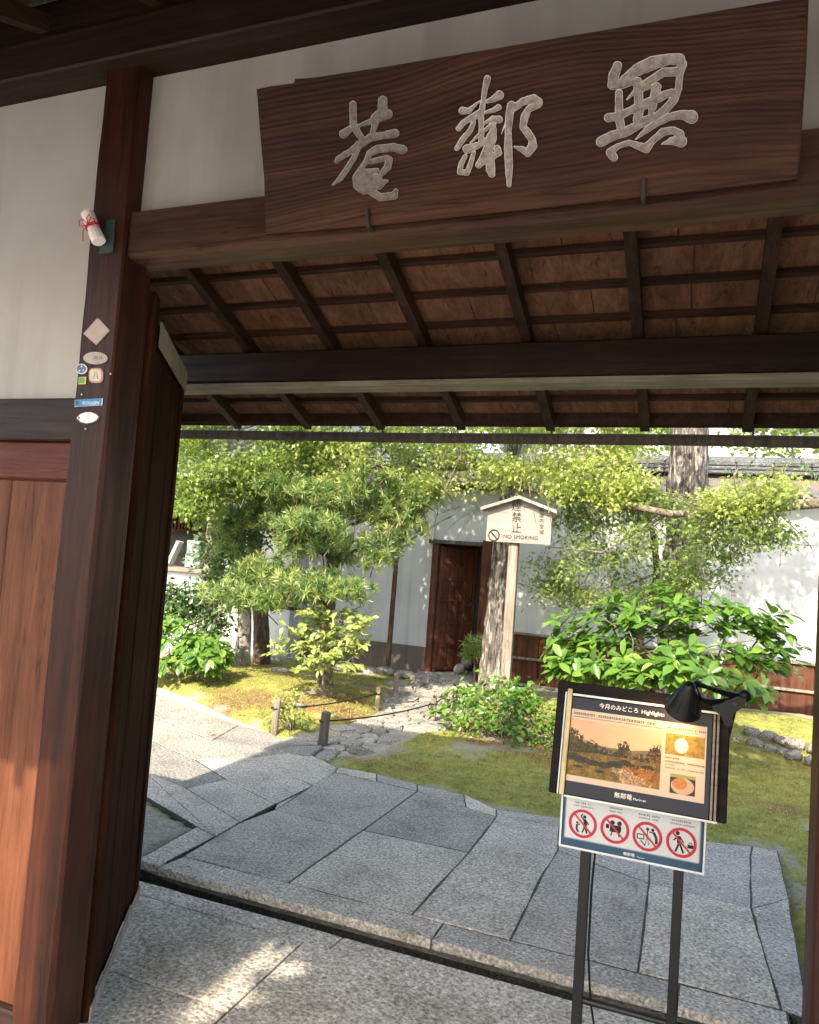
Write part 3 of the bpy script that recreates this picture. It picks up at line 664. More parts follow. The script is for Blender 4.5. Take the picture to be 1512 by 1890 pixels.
# iron ring bolt at the foot of the leaf
rb = MB(); c = lo_+ld*.83-ln*.055; rb.tube([c+np.array([.0, .0, .10])+ (ld*math.cos(a)+np.array([0, 0, 1])*math.sin(a))*.025 for a in np.linspace(0, 2*math.pi, 14)], .006, 6); rb.build('ring_bolt', 'iron', lfL)

# marks on the front of the post ---------------------------------------------------------
def sticker(outline, border, body, marks, label, mats, d=0.0022):
    mb = MB(); cen = np.mean([at(*p, GY0) for p in outline], axis=0)
    pts = [at(*p, GY0-.0012) for p in outline]; mb.prism(pts, (0, -.0008, 0), 0)
    if border < 1: mb.sheet([cen+(at(*p, GY0)-cen)*border+np.array([0, -.0025, 0]) for p in outline], 1)
    for body_, size, px, py, sx, mi in marks: put_text(mb, body_, size, at(px, py, GY0)+np.array([0, -.0031, 0]), (1, 0, 0), (0, 0, 1), mi, sx)
    o = mb.build('sticker', mats, postL, fixn=False); o['label'] = label; return o
def ring_px(cx, cy, rx, ry, rot=0, n=20, p=2.0):
    out = []
    for k in range(n):
        a = 2*math.pi*k/n; c_, s_ = math.cos(a), math.sin(a); x = rx*math.copysign(abs(c_)**(2/p), c_); y = ry*math.copysign(abs(s_)**(2/p), s_)
        out.append((cx+x*math.cos(rot)-y*math.sin(rot), cy+x*math.sin(rot)+y*math.cos(rot)))
    return out
plain('seal_pink', (0.42, 0.34, 0.32), 0.7); plain('seal_grey', (0.36, 0.33, 0.30), 0.7); plain('seal_navy', (0.10, 0.13, 0.24), 0.6); plain('seal_rim', (0.55, 0.56, 0.62), 0.6)
plain('seal_red', (0.40, 0.20, 0.18), 0.6); plain('seal_cream', (0.55, 0.50, 0.42), 0.6); plain('seal_green', (0.12, 0.30, 0.12), 0.6); plain('seal_yellow', (0.55, 0.52, 0.12), 0.6)
plain('seal_blue', (0.05, 0.22, 0.45), 0.6); plain('seal_white', (0.72, 0.74, 0.74), 0.5); plain('ink_grey', (0.09, 0.085, 0.08), 0.7)
sticker([(154, 616), (179, 588), (183, 588), (203, 610), (178, 637)], .9, None, [], 'faded pinkish diamond seal on the post', ['seal_grey', 'seal_pink'])
sticker(ring_px(176.5, 661, 22.5, 11.5, .02), .93, None, [('70-16', .016, 182, 661, 1, 2)], 'grey oval seal with worn numerals', ['seal_pink', 'seal_grey', 'ink_grey'])
sticker(ring_px(151, 681, 10.5, 9.6, .1), .82, None, [('●', .008, 152, 677, 1, 2), ('●', .008, 148, 685, 1, 2), ('●', .008, 155, 684, 1, 2)], 'small round navy seal', ['seal_rim', 'seal_navy', 'seal_rim'])
sticker(ring_px(177.5, 693, 13.5, 14, 0, 24, 3.4), .80, None, [('八', .030, 178, 694, .8, 2)], 'rounded square cream seal with red rim', ['seal_red', 'seal_cream', 'ink_grey'])
sticker([(146, 696), (159.5, 695.5), (158.5, 709), (144.5, 709.5)], .80, None, [], 'tiny green and yellow seal', ['seal_yellow', 'seal_green'])
sticker([(137.5, 738), (190, 735), (189, 748), (137.5, 751)], .97, None, [('♥', .015, 143.5, 744.5, 1, 3), ('05276265898', .0145, 169, 744.5, .82, 2)], 'blue strip seal with a row of numerals', ['seal_white', 'seal_blue', 'seal_white', 'ink_grey'])
sticker([(140, 772), (147, 764), (158, 760), (170, 760), (180, 764), (185, 769), (181, 776), (172, 781), (160, 783), (148, 780)], .88, None, [('●', .010, 147, 772, 1, 2)], 'white pointed oval seal', ['ink_grey', 'seal_white', 'seal_navy'])
for (px_, py_) in ((152, 728), (159, 792), (205, 690)):
    mb = MB(); c = at(px_, py_, GY0); mb.lathe(c+np.array([0, -.001, 0]), (0, -1, 0), [(0.0001, .003), (.003, .002), (.0035, 0)], 8); mb.build('nail', 'steel', postL)
# green plate behind the paper charm
mb = MB(); mb.prism([at(p[0], p[1], GY0-.001) for p in ((197, 408), (214, 405), (210, 466), (184, 470), (187, 448), (193, 440))], (0, -.004, 0)); mb.build('metal_plate', 'verdigris', postL)

# rolled paper charm tied with red cord
c0, c1 = at(161, 394, GY0-.03), at(183, 446, GY0-.03)
charm = thing('paper_charm', 'rolled white paper charm tied with red cord on the gate post', 'paper charm', (c0+c1)/2)
mb = MB(); dv = c1-c0
for t_, r in ((0, .020),): pass
mb.tube([c0+dv*t for t in (0, .02, .3, .5, .7, .98, 1)], [.017, .0195, .0195, .0175, .020, .0205, .019], 12, jitter=.06); mb.tube([c0-dv*.02, c0+dv*.03], [.010, .011], 10); mb.tube([c1-dv*.05, c1+dv*.015], [.008, .012], 10)
mb.build('paper_roll', 'paper', charm)
mb = MB(); cm = (c0+c1)/2; dn = unit(dv); sd = unit(np.cross(dn, (0, 1, 0)))
for k in (-.003, .003): mb.tube([cm+dn*k+(sd*math.cos(a)+np.array([0, 1, 0])*math.sin(a))*.0205 for a in np.linspace(0, 2*math.pi, 16)], .0016, 6)
fr = cm+np.array([0, -.022, 0])
for s_ in (-1, 1):
    mb.tube([fr, fr+np.array([s_*.016, -.006, .016]), fr+np.array([s_*.030, -.005, .012]), fr+np.array([s_*.030, -.003, -.003]), fr+np.array([s_*.012, -.004, -.006]), fr], .0016, 6)
mb.tube([fr, fr+np.array([-.014, -.002, -.02]), fr+np.array([-.012, .0, -.05])], .0014, 6); mb.tube([fr, fr+np.array([.012, -.004, .016]), fr+np.array([.006, -.003, .03]), fr+np.array([-.004, -.002, .022]), fr], .0014, 6)
mb.build('cord', 'red_cord', charm)

# ------------------------------------------------------------------ the carved signboard over the lintel
bp0 = np.array([0, 1.735, 2.37]); bup = unit(np.array([0, -.13, .345])); bn = np.cross(np.array([1, 0, 0]), bup)   # bn points at the viewer (-Y, down)
if bn[1] > 0: bn = -bn
outl = [(472, 164), (500, 158), (541, 153), (543, 145), (575, 143), (700, 124), (1000, 74), (1250, 32), (1494, -10), (1489, 120), (1475, 330), (1300, 351), (1000, 384), (750, 411), (600, 424), (489, 433), (486, 330), (478, 240)]
bpts = [on_plane(x, y, bp0, bn) for x, y in outl]
board = thing('signboard', 'long dark cedar signboard with three carved white characters over the gate', 'signboard', np.mean(bpts, axis=0))
mb = MB(); nb = len(bpts); V = [p+bn*0.0 for p in bpts]; cc = np.mean(bpts, axis=0)
Vf = [cc+(p-cc)*.994 for p in bpts]; mb.add(Vf+[p-bn*.006 for p in bpts]+[p-bn*.032 for p in bpts],
    [tuple(range(nb)), tuple(range(3*nb-1, 2*nb-1, -1))]+[(i, (i+1) % nb, nb+(i+1) % nb, nb+i) for i in range(nb)]+[(nb+i, nb+(i+1) % nb, 2*nb+(i+1) % nb, 2*nb+i) for i in range(nb)])
mb.build('plank', 'sign_plank', board)
STROKES = {
 'a': ((600, 160, 8.217), [[(435, 270, 55), (440, 560, 55)], [(885, 215, 72), (885, 380, 75), (760, 480, 60)], [(960, 420, 75), (800, 500, 58), (530, 590, 22)], [(790, 500, 52), (735, 690, 42)],
   [(290, 720, 66), (400, 640, 50), (520, 600, 35)], [(450, 600, 55), (520, 720, 52), (580, 800, 48)], [(1070, 710, 68), (900, 740, 55), (700, 770, 60), (600, 850, 55), (520, 880, 55)],
   [(560, 850, 48), (400, 980, 46), (215, 1100, 48), (190, 1130, 35)], [(520, 900, 55), (450, 1080, 42), (330, 1270, 46), (240, 1400, 42), (130, 1490, 14)],
   [(1190, 960, 68), (1050, 920, 62), (800, 950, 62), (690, 1010, 50), (650, 1100, 45)], [(650, 1110, 45), (560, 1240, 34)], [(700, 1140, 40), (950, 1080, 42), (985, 1110, 52), (960, 1220, 58), (880, 1310, 45)],
   [(560, 1260, 55), (490, 1380, 62), (510, 1500, 70), (600, 1570, 65), (700, 1560, 65)], [(640, 1300, 55), (800, 1270, 36)], [(560, 1400, 95), (800, 1400, 80)], [(600, 1500, 105), (820, 1480, 85), (950, 1430, 22)],
   [(720, 1600, 58), (850, 1680, 58), (1060, 1650, 60), (1085, 1580, 34)]]),
 'b': ((820, 130, 7.56), [[(610, 120, 48), (585, 220, 42), (555, 400, 33), (535, 560, 42)], [(775, 350, 66), (700, 400, 45), (600, 440, 26)], [(265, 565, 55), (350, 570, 40), (450, 470, 18), (520, 430, 14)],
   [(540, 560, 38), (400, 640, 32), (270, 740, 42), (205, 815, 36)], [(760, 520, 45), (690, 560, 34), (590, 590, 22)], [(530, 600, 42), (400, 690, 26), (300, 720, 24)], [(420, 720, 30), (380, 830, 36), (270, 960, 42), (185, 1090, 36)],
   [(525, 600, 40), (525, 800, 36), (525, 1000, 40)], [(770, 690, 55), (690, 680, 45), (570, 740, 20)], [(690, 760, 42), (620, 800, 28), (500, 890, 20), (380, 1010, 18)],
   [(700, 820, 38), (670, 930, 72), (630, 1080, 72), (570, 1230, 72), (490, 1320, 48)], [(330, 1100, 66), (420, 1070, 50), (560, 1010, 38), (620, 980, 55)],
   [(300, 1200, 34), (240, 1320, 36), (225, 1420, 40), (330, 1430, 38), (370, 1320, 36), (420, 1150, 30)], [(745, 1090, 48), (770, 1150, 48), (690, 1200, 48), (645, 1240, 62), (655, 1380, 66), (670, 1450, 48)],
   [(945, 490, 60), (920, 600, 58), (900, 850, 46), (900, 1100, 58), (910, 1350, 56), (912, 1600, 32)], [(985, 530, 44), (1100, 440, 54), (1260, 400, 62), (1310, 450, 72)],
   [(1300, 470, 68), (1180, 550, 44), (1130, 650, 58), (1105, 790, 48), (1170, 870, 58), (1235, 970, 52), (1240, 1060, 62), (1170, 1150, 58), (1090, 1100, 42), (985, 1070, 14)], [(858, 740, 9), (808, 885, 5)]]),
 'c': ((1080, 90, 6.574), [[(400, 210, 55), (350, 330, 65), (340, 440, 65), (450, 430, 60), (560, 400, 55)], [(480, 370, 48), (640, 260, 75), (820, 180, 85), (1020, 130, 68), (1150, 130, 68), (1180, 200, 58)],
   [(1180, 180, 58), (1150, 320, 42), (1140, 470, 42), (1080, 620, 52), (980, 740, 52), (850, 830, 46), (700, 880, 46)], [(1130, 280, 56), (950, 290, 54), (780, 400, 48), (700, 460, 55)], [(640, 400, 52), (650, 560, 56), (660, 720, 56), (640, 870, 56)],
   [(415, 540, 46), (415, 700, 50), (420, 860, 52), (440, 970, 52)], [(510, 620, 10), (600, 530, 26), (700, 480, 46), (800, 460, 28)], [(290, 840, 55), (420, 820, 46), (540, 760, 46), (700, 690, 62), (850, 620, 55), (980, 560, 52), (1060, 530, 42)],
   [(870, 470, 60), (850, 560, 56), (820, 700, 52), (800, 780, 34)], [(200, 1130, 65), (330, 1060, 60), (500, 1010, 58), (650, 930, 50), (760, 880, 46)], [(1290, 830, 85), (1180, 800, 55), (1020, 830, 46), (880, 900, 42), (760, 980, 40), (620, 1100, 10)],
   [(350, 1320, 50), (310, 1260, 55), (390, 1190, 35), (540, 1140, 34), (650, 1180, 44), (740, 1210, 58), (830, 1110, 38), (950, 1010, 48), (1080, 990, 44), (1150, 1040, 60)], [(1160, 1120, 80), (1060, 1120, 48), (930, 1160, 8)]])}
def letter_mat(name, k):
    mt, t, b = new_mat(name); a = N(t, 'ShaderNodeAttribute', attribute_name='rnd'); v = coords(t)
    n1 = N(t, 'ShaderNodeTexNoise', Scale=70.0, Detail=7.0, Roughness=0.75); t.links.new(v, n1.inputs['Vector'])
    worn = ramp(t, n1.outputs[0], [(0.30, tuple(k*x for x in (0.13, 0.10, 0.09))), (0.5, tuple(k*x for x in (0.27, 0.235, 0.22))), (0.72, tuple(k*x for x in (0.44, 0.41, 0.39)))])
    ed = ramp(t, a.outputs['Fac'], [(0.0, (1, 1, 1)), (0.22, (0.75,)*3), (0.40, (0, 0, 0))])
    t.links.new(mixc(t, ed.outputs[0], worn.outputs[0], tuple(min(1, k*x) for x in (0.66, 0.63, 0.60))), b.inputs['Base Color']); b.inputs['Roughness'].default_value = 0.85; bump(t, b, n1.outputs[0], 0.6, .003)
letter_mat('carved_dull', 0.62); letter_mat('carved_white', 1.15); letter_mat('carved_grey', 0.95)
for key, (zo, strokes) in STROKES.items():
    caps = []
    for s_ in strokes:
        for (xa, ya, ra), (xb, yb, rb_) in zip(s_[:-1], s_[1:]): caps.append((xa, ya, ra, xb, yb, rb_))
    step = 8.0
    allp = np.array([p for s_ in strokes for p in s_]); X0, Y0 = allp[:, 0].min()-110, allp[:, 1].min()-110; X1, Y1 = allp[:, 0].max()+110, allp[:, 1].max()+110
    ux, uy = np.meshgrid(np.arange(X0, X1, step), np.arange(Y0, Y1, step), indexing='ij')
    def sdf(x, y):
        best = np.full(x.shape, 1e9)
        for xa, ya, ra, xb, yb, rb_ in caps:
            dx, dy = xb-xa, yb-ya; t_ = np.clip(((x-xa)*dx+(y-ya)*dy)/(dx*dx+dy*dy), 0, 1)
            best = np.minimum(best, np.hypot(x-xa-t_*dx, y-ya-t_*dy)-(ra+(rb_-ra)*t_))
        return best
    wob = 6*(vnoise(ux/45, uy/45)-.5)
    D = sdf(ux, uy)+wob
    gxx = np.gradient(D, step, axis=0); gyy = np.gradient(D, step, axis=1)
    keep = (D[:-1, :-1] < 0).astype(int)+(D[1:, :-1] < 0)+(D[1:, 1:] < 0)+(D[:-1, 1:] < 0) >= 2
    out = (D > 0) | (np.abs(D) < step*.5); gl = np.maximum(np.hypot(gxx, gyy), .3)
    nxp = np.where(out, ux-gxx/gl**2*D, ux); nyp = np.where(out, uy-gyy/gl**2*D, uy); D2 = np.where(out, 0, D)
    ii = np.arange(ux.size).reshape(ux.shape); Q = np.stack([ii[:-1, :-1], ii[1:, :-1], ii[1:, 1:], ii[:-1, 1:]], -1)[keep]
    used = np.unique(Q); rem = -np.ones(ux.size, int); rem[used] = np.arange(len(used)); Q = rem[Q]
    dd = D2.ravel()[used]
    pts = np.array([on_plane(zo[0]+x/zo[2], zo[1]+y/zo[2], bp0, bn) for x, y in zip(nxp.ravel()[used], nyp.ravel()[used])])
    pts = pts + bn*(0.0015 + 0.0030*np.exp(-(np.minimum(-dd, 80)/14.0)))[:, None]*1.0
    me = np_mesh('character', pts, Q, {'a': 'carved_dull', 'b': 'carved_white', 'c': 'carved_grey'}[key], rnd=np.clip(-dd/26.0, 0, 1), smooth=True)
    o = bpy.data.objects.new('character', me); COL.objects.link(o); adopt(o, board)
for (px_, py_) in ((681, 408), (1188, 355)):
    mb = MB(); q = on_plane(px_, py_, bp0, bn); mb.tube([q+bn*.006+bup*.030, q+bn*.008, q+bn*.006-bup*.012, q-bn*.02-bup*.022, q-bn*.05-bup*.02], .0055, 8); mb.build('hook', 'iron', board)

# ------------------------------------------------------------------ the sign stand in the passage
SU = np.array([1.0, 0, 0]); SV = unit(np.array([0, .20, .98])); SN = np.cross(SU, SV)
if SN[1] > 0: SN = -SN
sp0 = np.array([0, 2.25, 0.86])
sps = lambda x, y, d=0.0: on_plane(x, y, sp0, SN)+SN*d
stand = thing('sign_stand', 'black two legged notice stand holding a framed monthly highlights poster', 'notice stand', (-.14, 2.28, NZ))
bl, br, tl, tr = [sps(*p) for p in ((1008, 1463), (1339, 1519), (1035, 1258), (1352, 1293))]
zlo, zhi = (np.dot(bl-sp0, SV)+np.dot(br-sp0, SV))/2, (np.dot(tl-sp0, SV)+np.dot(tr-sp0, SV))/2
xl, xr = (bl[0]+tl[0])/2, (br[0]+tr[0])/2
def pl_box(mb, x0_, x1_, v0, v1, d0, d1, b=0.0, mi=0):
    q = MB().box((x0_, v0, d0), (x1_, v1, d1), b); q.v = [tuple(sp0*np.array([0, 1, 1]) + SU*p[0] + SV*p[1] + SN*p[2]) for p in q.v]; mb.add(q.v, q.f, mi); return mb
pl_box(MB(), xl, xr, zlo, zhi, -.022, 0, .003).build('backboard', 'black_board', stand)
for (pa, pb) in ((1070, 1089), (1244, 1263)):
    X0, X1 = at(pa, 1600, 2.315)[0], at(pb, 1600, 2.315)[0]; MB().box((X0, 2.315, NZ+.025), (X1, 2.340, 1.02), .002).build('leg', 'black_metal', stand)
    MB().box((X0, 2.08, NZ), (X1, 2.50, NZ+.024), .003).build('foot', 'black_metal', stand)
lx0, lx1 = at(1089, 1600, 2.315)[0], at(1244, 1600, 2.315)[0]
mb = MB(); zb = at(1150, 1866, 2.327)[2]; mb.tube([(lx0, 2.327, zb), (lx1, 2.327, zb)], .0095, 10); mb.build('crossbar', 'black_metal', stand)
# the printed sheet
q = [sps(*p) for p in ((1039, 1464), (1306, 1511), (1062, 1289), (1317, 1318))]
px0, px1 = (q[0][0]+q[2][0])/2, (q[1][0]+q[3][0])/2
pv0, pv1 = (np.dot(q[0]-sp0, SV)+np.dot(q[1]-sp0, SV))/2, (np.dot(q[2]-sp0, SV)+np.dot(q[3]-sp0, SV))/2
pw, ph = px1-px0, pv1-pv0
loc = lambda s, t, d: sp0*np.array([0, 1, 1]) + SU*(px0+s*pw) + SV*(pv0+t*ph) + SN*d
gs_, gt_ = np.meshgrid(np.linspace(0, 1, 421), np.linspace(0, 1, 301), indexing='ij')
def paint_poster(s, t):
    C = np.zeros(s.shape+(3,)); navy = np.array((.012, .018, .045)); cream = np.array((.80, .70, .58))
    C[:] = navy
    body = (t > .135) & (t < .875) & (s < .968); C[body] = cream
    nz = fbm(s*34, t*26, 5); n2 = fbm(s*95, t*68, 4); n3 = fbm(s*9+3, t*9, 4); n5 = fbm(s*170, t*120, 3)
    pic = (s < .665) & (t > .195) & (t < .775)
    a = s/.665; b = (t-.195)/.58
    sky_ = np.stack([.74+0*a, .56+.08*(1-b), .40+.08*b], -1); P_ = sky_*(0.88+.2*n3[..., None])
    def lay(mask, col, n_, lo=.3, g=1.5):
        P_[mask] = (np.array(col)*(lo+g*n_[..., None]))[mask]
    lay(b < .60+.03*np.sin(a*7+1)+.03*(n3-.5), (.30, .27, .20), nz, .6, .5)
    line = .50+.32*np.exp(-((a-.0)/.17)**2)+.13*np.exp(-((a-.27)/.12)**2)+.04*np.exp(-((a-.45)/.05)**2)+.21*np.exp(-((a-.60)/.075)**4)+.06*np.exp(-((a-.78)/.06)**2)+.24*np.exp(-((a-.95)/.09)**4)
    tr_ = (b < line+.16*(nz-.5)+.12*(n2-.5)) & ~((b > line-.09) & (n2 > .62)); lay(tr_, (.075, .068, .010), n2*n5*2.2, .10, 1.6)
    lay(tr_ & (n2 > .56) & (a > .62), (.34, .20, .03), n5, .3, 1.0)
    lay(tr_ & (a < .12) & (n2 > .52), (.16, .14, .02), n5, .4, 1.0)
    lay(b < .43+.05*(n3-.5)+.03*(n2-.5), (.30, .225, .03), nz*n5*2, .25, 1.1)
    for cx, cy, rx, ry in ((.05, .33, .10, .06), (.16, .29, .09, .055), (.28, .27, .09, .05), (.40, .26, .08, .05), (.52, .30, .09, .06), (.62, .33, .08, .07), (.72, .30, .07, .05), (.12, .17, .05, .025), (.36, .14, .05, .03), (.86, .31, .08, .06)):
        lay((((a-cx)/rx)**2+((b-cy)/ry)**2 < .55+.9*nz), (.045, .045, .012), n5*n2*2.4, .15, 1.5)
    lay((a > .60+.15*(n3-.5)) & (b < .28+.06*nz) & (n2 > .40), (.46, .23, .02), n5*nz*2, .25, 1.2)
    w_ = a-.60-.9*(.20-b)*(b < .2); lay((np.abs(w_) < .15+.12*(nz-.5)-.5*np.maximum(b-.12, 0)) & (b < .24+.05*(n3-.5)) & (n2 > .36), (.50, .38, .28), n2*n5*2.2, .15, 1.3)
    P_ = np.clip(P_, 0, 1)**1.25*np.array([1.35, 1.22, 1.0])
    C[pic] = P_[pic]
    p1 = (s > .69) & (s < .958) & (t > .555) & (t < .765); n4 = fbm(s*60, t*44, 3)
    Q_ = np.array((.42, .27, .03))*(0.25+1.5*n4[..., None]); bright_oval = (((s-.80)/.046)**2+((t-.655)/.075)**2) < 1  # plain bright oval in the small picture
    Q_[bright_oval] = (1, .97, .85); C[p1] = Q_[p1]
    p2 = (s > .735) & (s < .905) & (t > .185) & (t < .375); D_ = np.zeros(s.shape+(3,)); D_[:] = (.03, .025, .02)
    grn = (t > .34); D_[grn] = (.40, .42, .12)
    pl = (((s-.82)/.078)**2+((t-.265)/.080)**2) < 1; D_[pl] = (.72, .50, .36); fd = pl & (((s-.80)/.05)**2+((t-.29)/.06)**2 < 1); D_[fd] = (np.array((.62, .26, .07))*(.7+.6*n4[..., None]))[fd]
    C[p2] = D_[p2]
    return C
inkC = paint_poster(gs_, gt_)*np.array([.64, .57, .50])
ii = np.arange(gs_.size).reshape(gs_.shape); Fq = np.stack([ii[:-1, :-1], ii[1:, :-1], ii[1:, 1:], ii[:-1, 1:]], -1).reshape(-1, 4)
base = loc(0, 0, .0045); V = base[None, None]+gs_[..., None]*SU*pw+gt_[..., None]*SV*ph
me = np_mesh('poster', V.reshape(-1, 3), Fq, 'print')
ca = me.color_attributes.new('ink', 'FLOAT_COLOR', 'POINT'); ca.data.foreach_set('color', np.concatenate([inkC, np.ones(inkC.shape[:2]+(1,))], -1).astype(np.float32).ravel())
poster = bpy.data.objects.new('poster', me); COL.objects.link(poster); adopt(poster, stand); poster['label'] = 'monthly highlights poster with a garden photograph'
mb = MB(); LT = .0056
put_text(mb, '今月のみどころ', .0160, loc(.345, .940, LT), SU, SV, 0); put_text(mb, 'Highlights', .0160, loc(.59, .938, LT), SU, SV, 0)
put_text(mb, '無鄰菴', .0165, loc(.42, .070, LT), SU, SV, 0); put_text(mb, 'Murin-an', .0095, loc(.535, .064, LT), SU, SV, 0)
mb.build('lettering', 'letter_white', poster, fixn=False)['kind'] = 'stuff'
def dashes(mb, s0, s1, t, hgt, fn, gap=.35, mi=0):   # lines of print too small to read
    x = s0
    while x < s1:
        w = hgt*rng.uniform(.5, .95)
        if rng.random() > .10:
            yb = t-hgt*.5
            for k in range(2): 
                yy = yb+hgt*(k*.55); mb.sheet([fn(x, yy), fn(x+w, yy), fn(x+w, yy+hgt*.22), fn(x, yy+hgt*.22)], mi)
            xm = x+w*rng.uniform(.2, .7); mb.sheet([fn(xm, yb), fn(xm+w*.22, yb), fn(xm+w*.22, yb+hgt), fn(xm, yb+hgt)], mi)
        x += w*(1+gap)
mb = MB(); fn = lambda s, t: loc(s, t*pw/ph, LT); k_ = ph/pw
dashes(mb, .02, .60, .835*k_, .018, fn); dashes(mb, .02, .66, .800*k_, .007, fn); dashes(mb, .695, .955, .820*k_, .012, fn); dashes(mb, .695, .90, .792*k_, .006, fn)
for t_, e_, hh in ((.525, .78, .011), (.487, .955, .011), (.455, .76, .008), (.425, .955, .008)): dashes(mb, .695, e_, t_*k_, hh, fn)
mb.build('small_print', 'letter_black', poster, fixn=False)['kind'] = 'stuff'
# frame strips round the sheet
mb = MB(); pl_box(mb, px0-.016, px0-.002, pv0-.004, pv1+.022, .004, .014, .002); mb.build('holder_bar', 'bamboo', stand)
mb = MB(); pl_box(mb, px0-.022, px0-.0185, pv0-.003, pv1+.012, .003, .010)
pl_box(mb, px0-.001, px1+.022, pv1+.004, pv1+.010, .003, .010); pl_box(mb, px0-.001, px1+.022, pv0-.008, pv0-.003, .003, .010); mb.build('frame_strip', 'clear_edge', stand)
for k in range(2): mb = MB(); pl_box(mb, px1+.003+.010*k, px1+.009+.010*k, pv0-.002, pv1+.003, .003, .012, .001); mb.build('holder_bar', 'pale_wood', stand)
# acrylic sheet of prohibitions hung under the poster
pY = 2.300; an = np.array([0, -1.0, 0])
pt = lambda x, y, d=0: at(x, y, pY)+an*d
xz = [pt(*p) for p in ((1036, 1471), (1305, 1515), (1301, 1612), (1031, 1566))]
X0, X1 = (xz[0][0]+xz[3][0])/2, (xz[1][0]+xz[2][0])/2; Z1, Z0 = (xz[0][2]+xz[1][2])/2, (xz[2][2]+xz[3][2])/2
notice = thing('prohibition_notice', 'white laminated notice with four red prohibition circles under the poster', 'notice', (X0/2+X1/2, pY, Z0))
mb = MB(); mb.box((X0, pY, Z0), (X1, pY+.004, Z1+.02), .0012); mb.build('panel', 'clear_edge', notice)
W, Hh = X1-X0, Z1-Z0; ee = .010
gs2, gt2 = np.meshgrid(np.linspace(0, 1, 61), np.linspace(0, 1, 31), indexing='ij'); inkC = np.zeros(gs2.shape+(3,)); inkC[:] = (.50, .50, .50)
inkC *= (.93+.12*fbm(gs2*9, gt2*5)[..., None]); inkC[gt2 < .165] = (.022, .06, .10); inkC[(gs2 < .02) | (gs2 > .982)] = (.02, .045, .08)
inkC[gt2 < .165] *= (.7+.8*fbm(gs2*12, gt2*12)[gt2 < .165])[..., None]
V = np.stack([X0+.006+gs2*(W-.012), 0*gs2+pY-.0012, Z0+.007+gt2*(Hh+.010)], -1)
ii = np.arange(gs2.size).reshape(gs2.shape); Fq = np.stack([ii[:-1, :-1], ii[1:, :-1], ii[1:, 1:], ii[:-1, 1:]], -1).reshape(-1, 4)
me = np_mesh('print_sheet', V.reshape(-1, 3), Fq, 'matt_print'); ca = me.color_attributes.new('ink', 'FLOAT_COLOR', 'POINT'); ca.data.foreach_set('color', np.concatenate([inkC, np.ones(inkC.shape[:2]+(1,))], -1).astype(np.float32).ravel())
ps = bpy.data.objects.new('print_sheet', me); COL.objects.link(ps); adopt(ps, notice)
plain('ban_red', (0.42, 0.025, 0.045), 0.5)
cz = [(1020+x/5.04, 1460+y/5.04) for x, y in ((282, 303), (580, 353), (882, 422), (1198, 480))]
def P2(c, x, y, d): return np.array([c[0]+x, pY-d, c[2]+y])
def stroke(mb, c, pts, w, d, mi=0):
    for (xa, ya), (xb, yb) in zip(pts[:-1], pts[1:]):
        e = unit(np.array([xb-xa, yb-ya])); nn = np.array([-e[1], e[0]])*w/2; d += 1e-5
        mb.sheet([P2(c, xa+nn[0], ya+nn[1], d), P2(c, xa-nn[0], ya-nn[1], d), P2(c, xb-nn[0], yb-nn[1], d), P2(c, xb+nn[0], yb+nn[1], d)], mi)
def disc(mb, c, x, y, r, d, mi=0, ry=None): mb.sheet([P2(c, x+r*math.cos(a), y+(ry or r)*math.sin(a), d) for a in np.linspace(0, 2*math.pi, 16, endpoint=False)], mi)
PICT = [  # circles and strokes in units of the ring radius
 ([(.12, .50, .12), (-.38, .02, .09)], [([(.10, .34), (.22, -.10), (.12, -.34)], .22), ([(.05, .32), (-.16, .50), (-.02, .68)], .09), ([(.2, .28), (.42, .0)], .09), ([(.12, -.3), (-.02, -.62)], .10), ([(.22, -.3), (.32, -.64)], .12), ([(-.40, -.1), (-.42, -.42), (-.28, -.62)], .14), ([(-.38, -.15), (-.20, -.05)], .08)]),
 ([(-.18, .42, .16), (.30, .42, .16)], [([(-.34, .08), (.44, .08)], .36), ([(-.62, .12), (-.40, .12)], .30), ([(-.34, -.16), (.40, -.16)], .12), ([(-.16, -.2), (-.26, -.52)], .07), ([(.22, -.2), (.32, -.52)], .07)]),
 ([(.0, .50, .11), (.34, .50, .11)], [([(.40, .36), (.60, .0), (.62, -.40)], .18), ([(.38, .30), (.12, .34)], .08), ([(.0, .40), (.0, .0)], .05), ([(.0, .0), (-.12, -.6)], .04), ([(.0, .0), (.14, -.6)], .04), ([(-.66, .08), (-.66, -.22), (-.22, -.22), (-.22, .08), (-.66, .08)], .07), ([(-.45, -.3), (-.10, -.66)], .07)]),
 ([(-.26, .60, .14), ], [([(-.20, .42), (-.14, -.08)], .26), ([(-.26, .34), (-.52, .08)], .09), ([(-.08, .34), (.16, .02)], .09), ([(-.16, -.1), (-.36, -.66)], .13), ([(-.08, -.1), (.16, -.68)], .13), ([(.40, -.16), (.80, -.16)], .24), ([(.50, -.02), (.52, .10), (.66, .10), (.70, -.02)], .05)])]
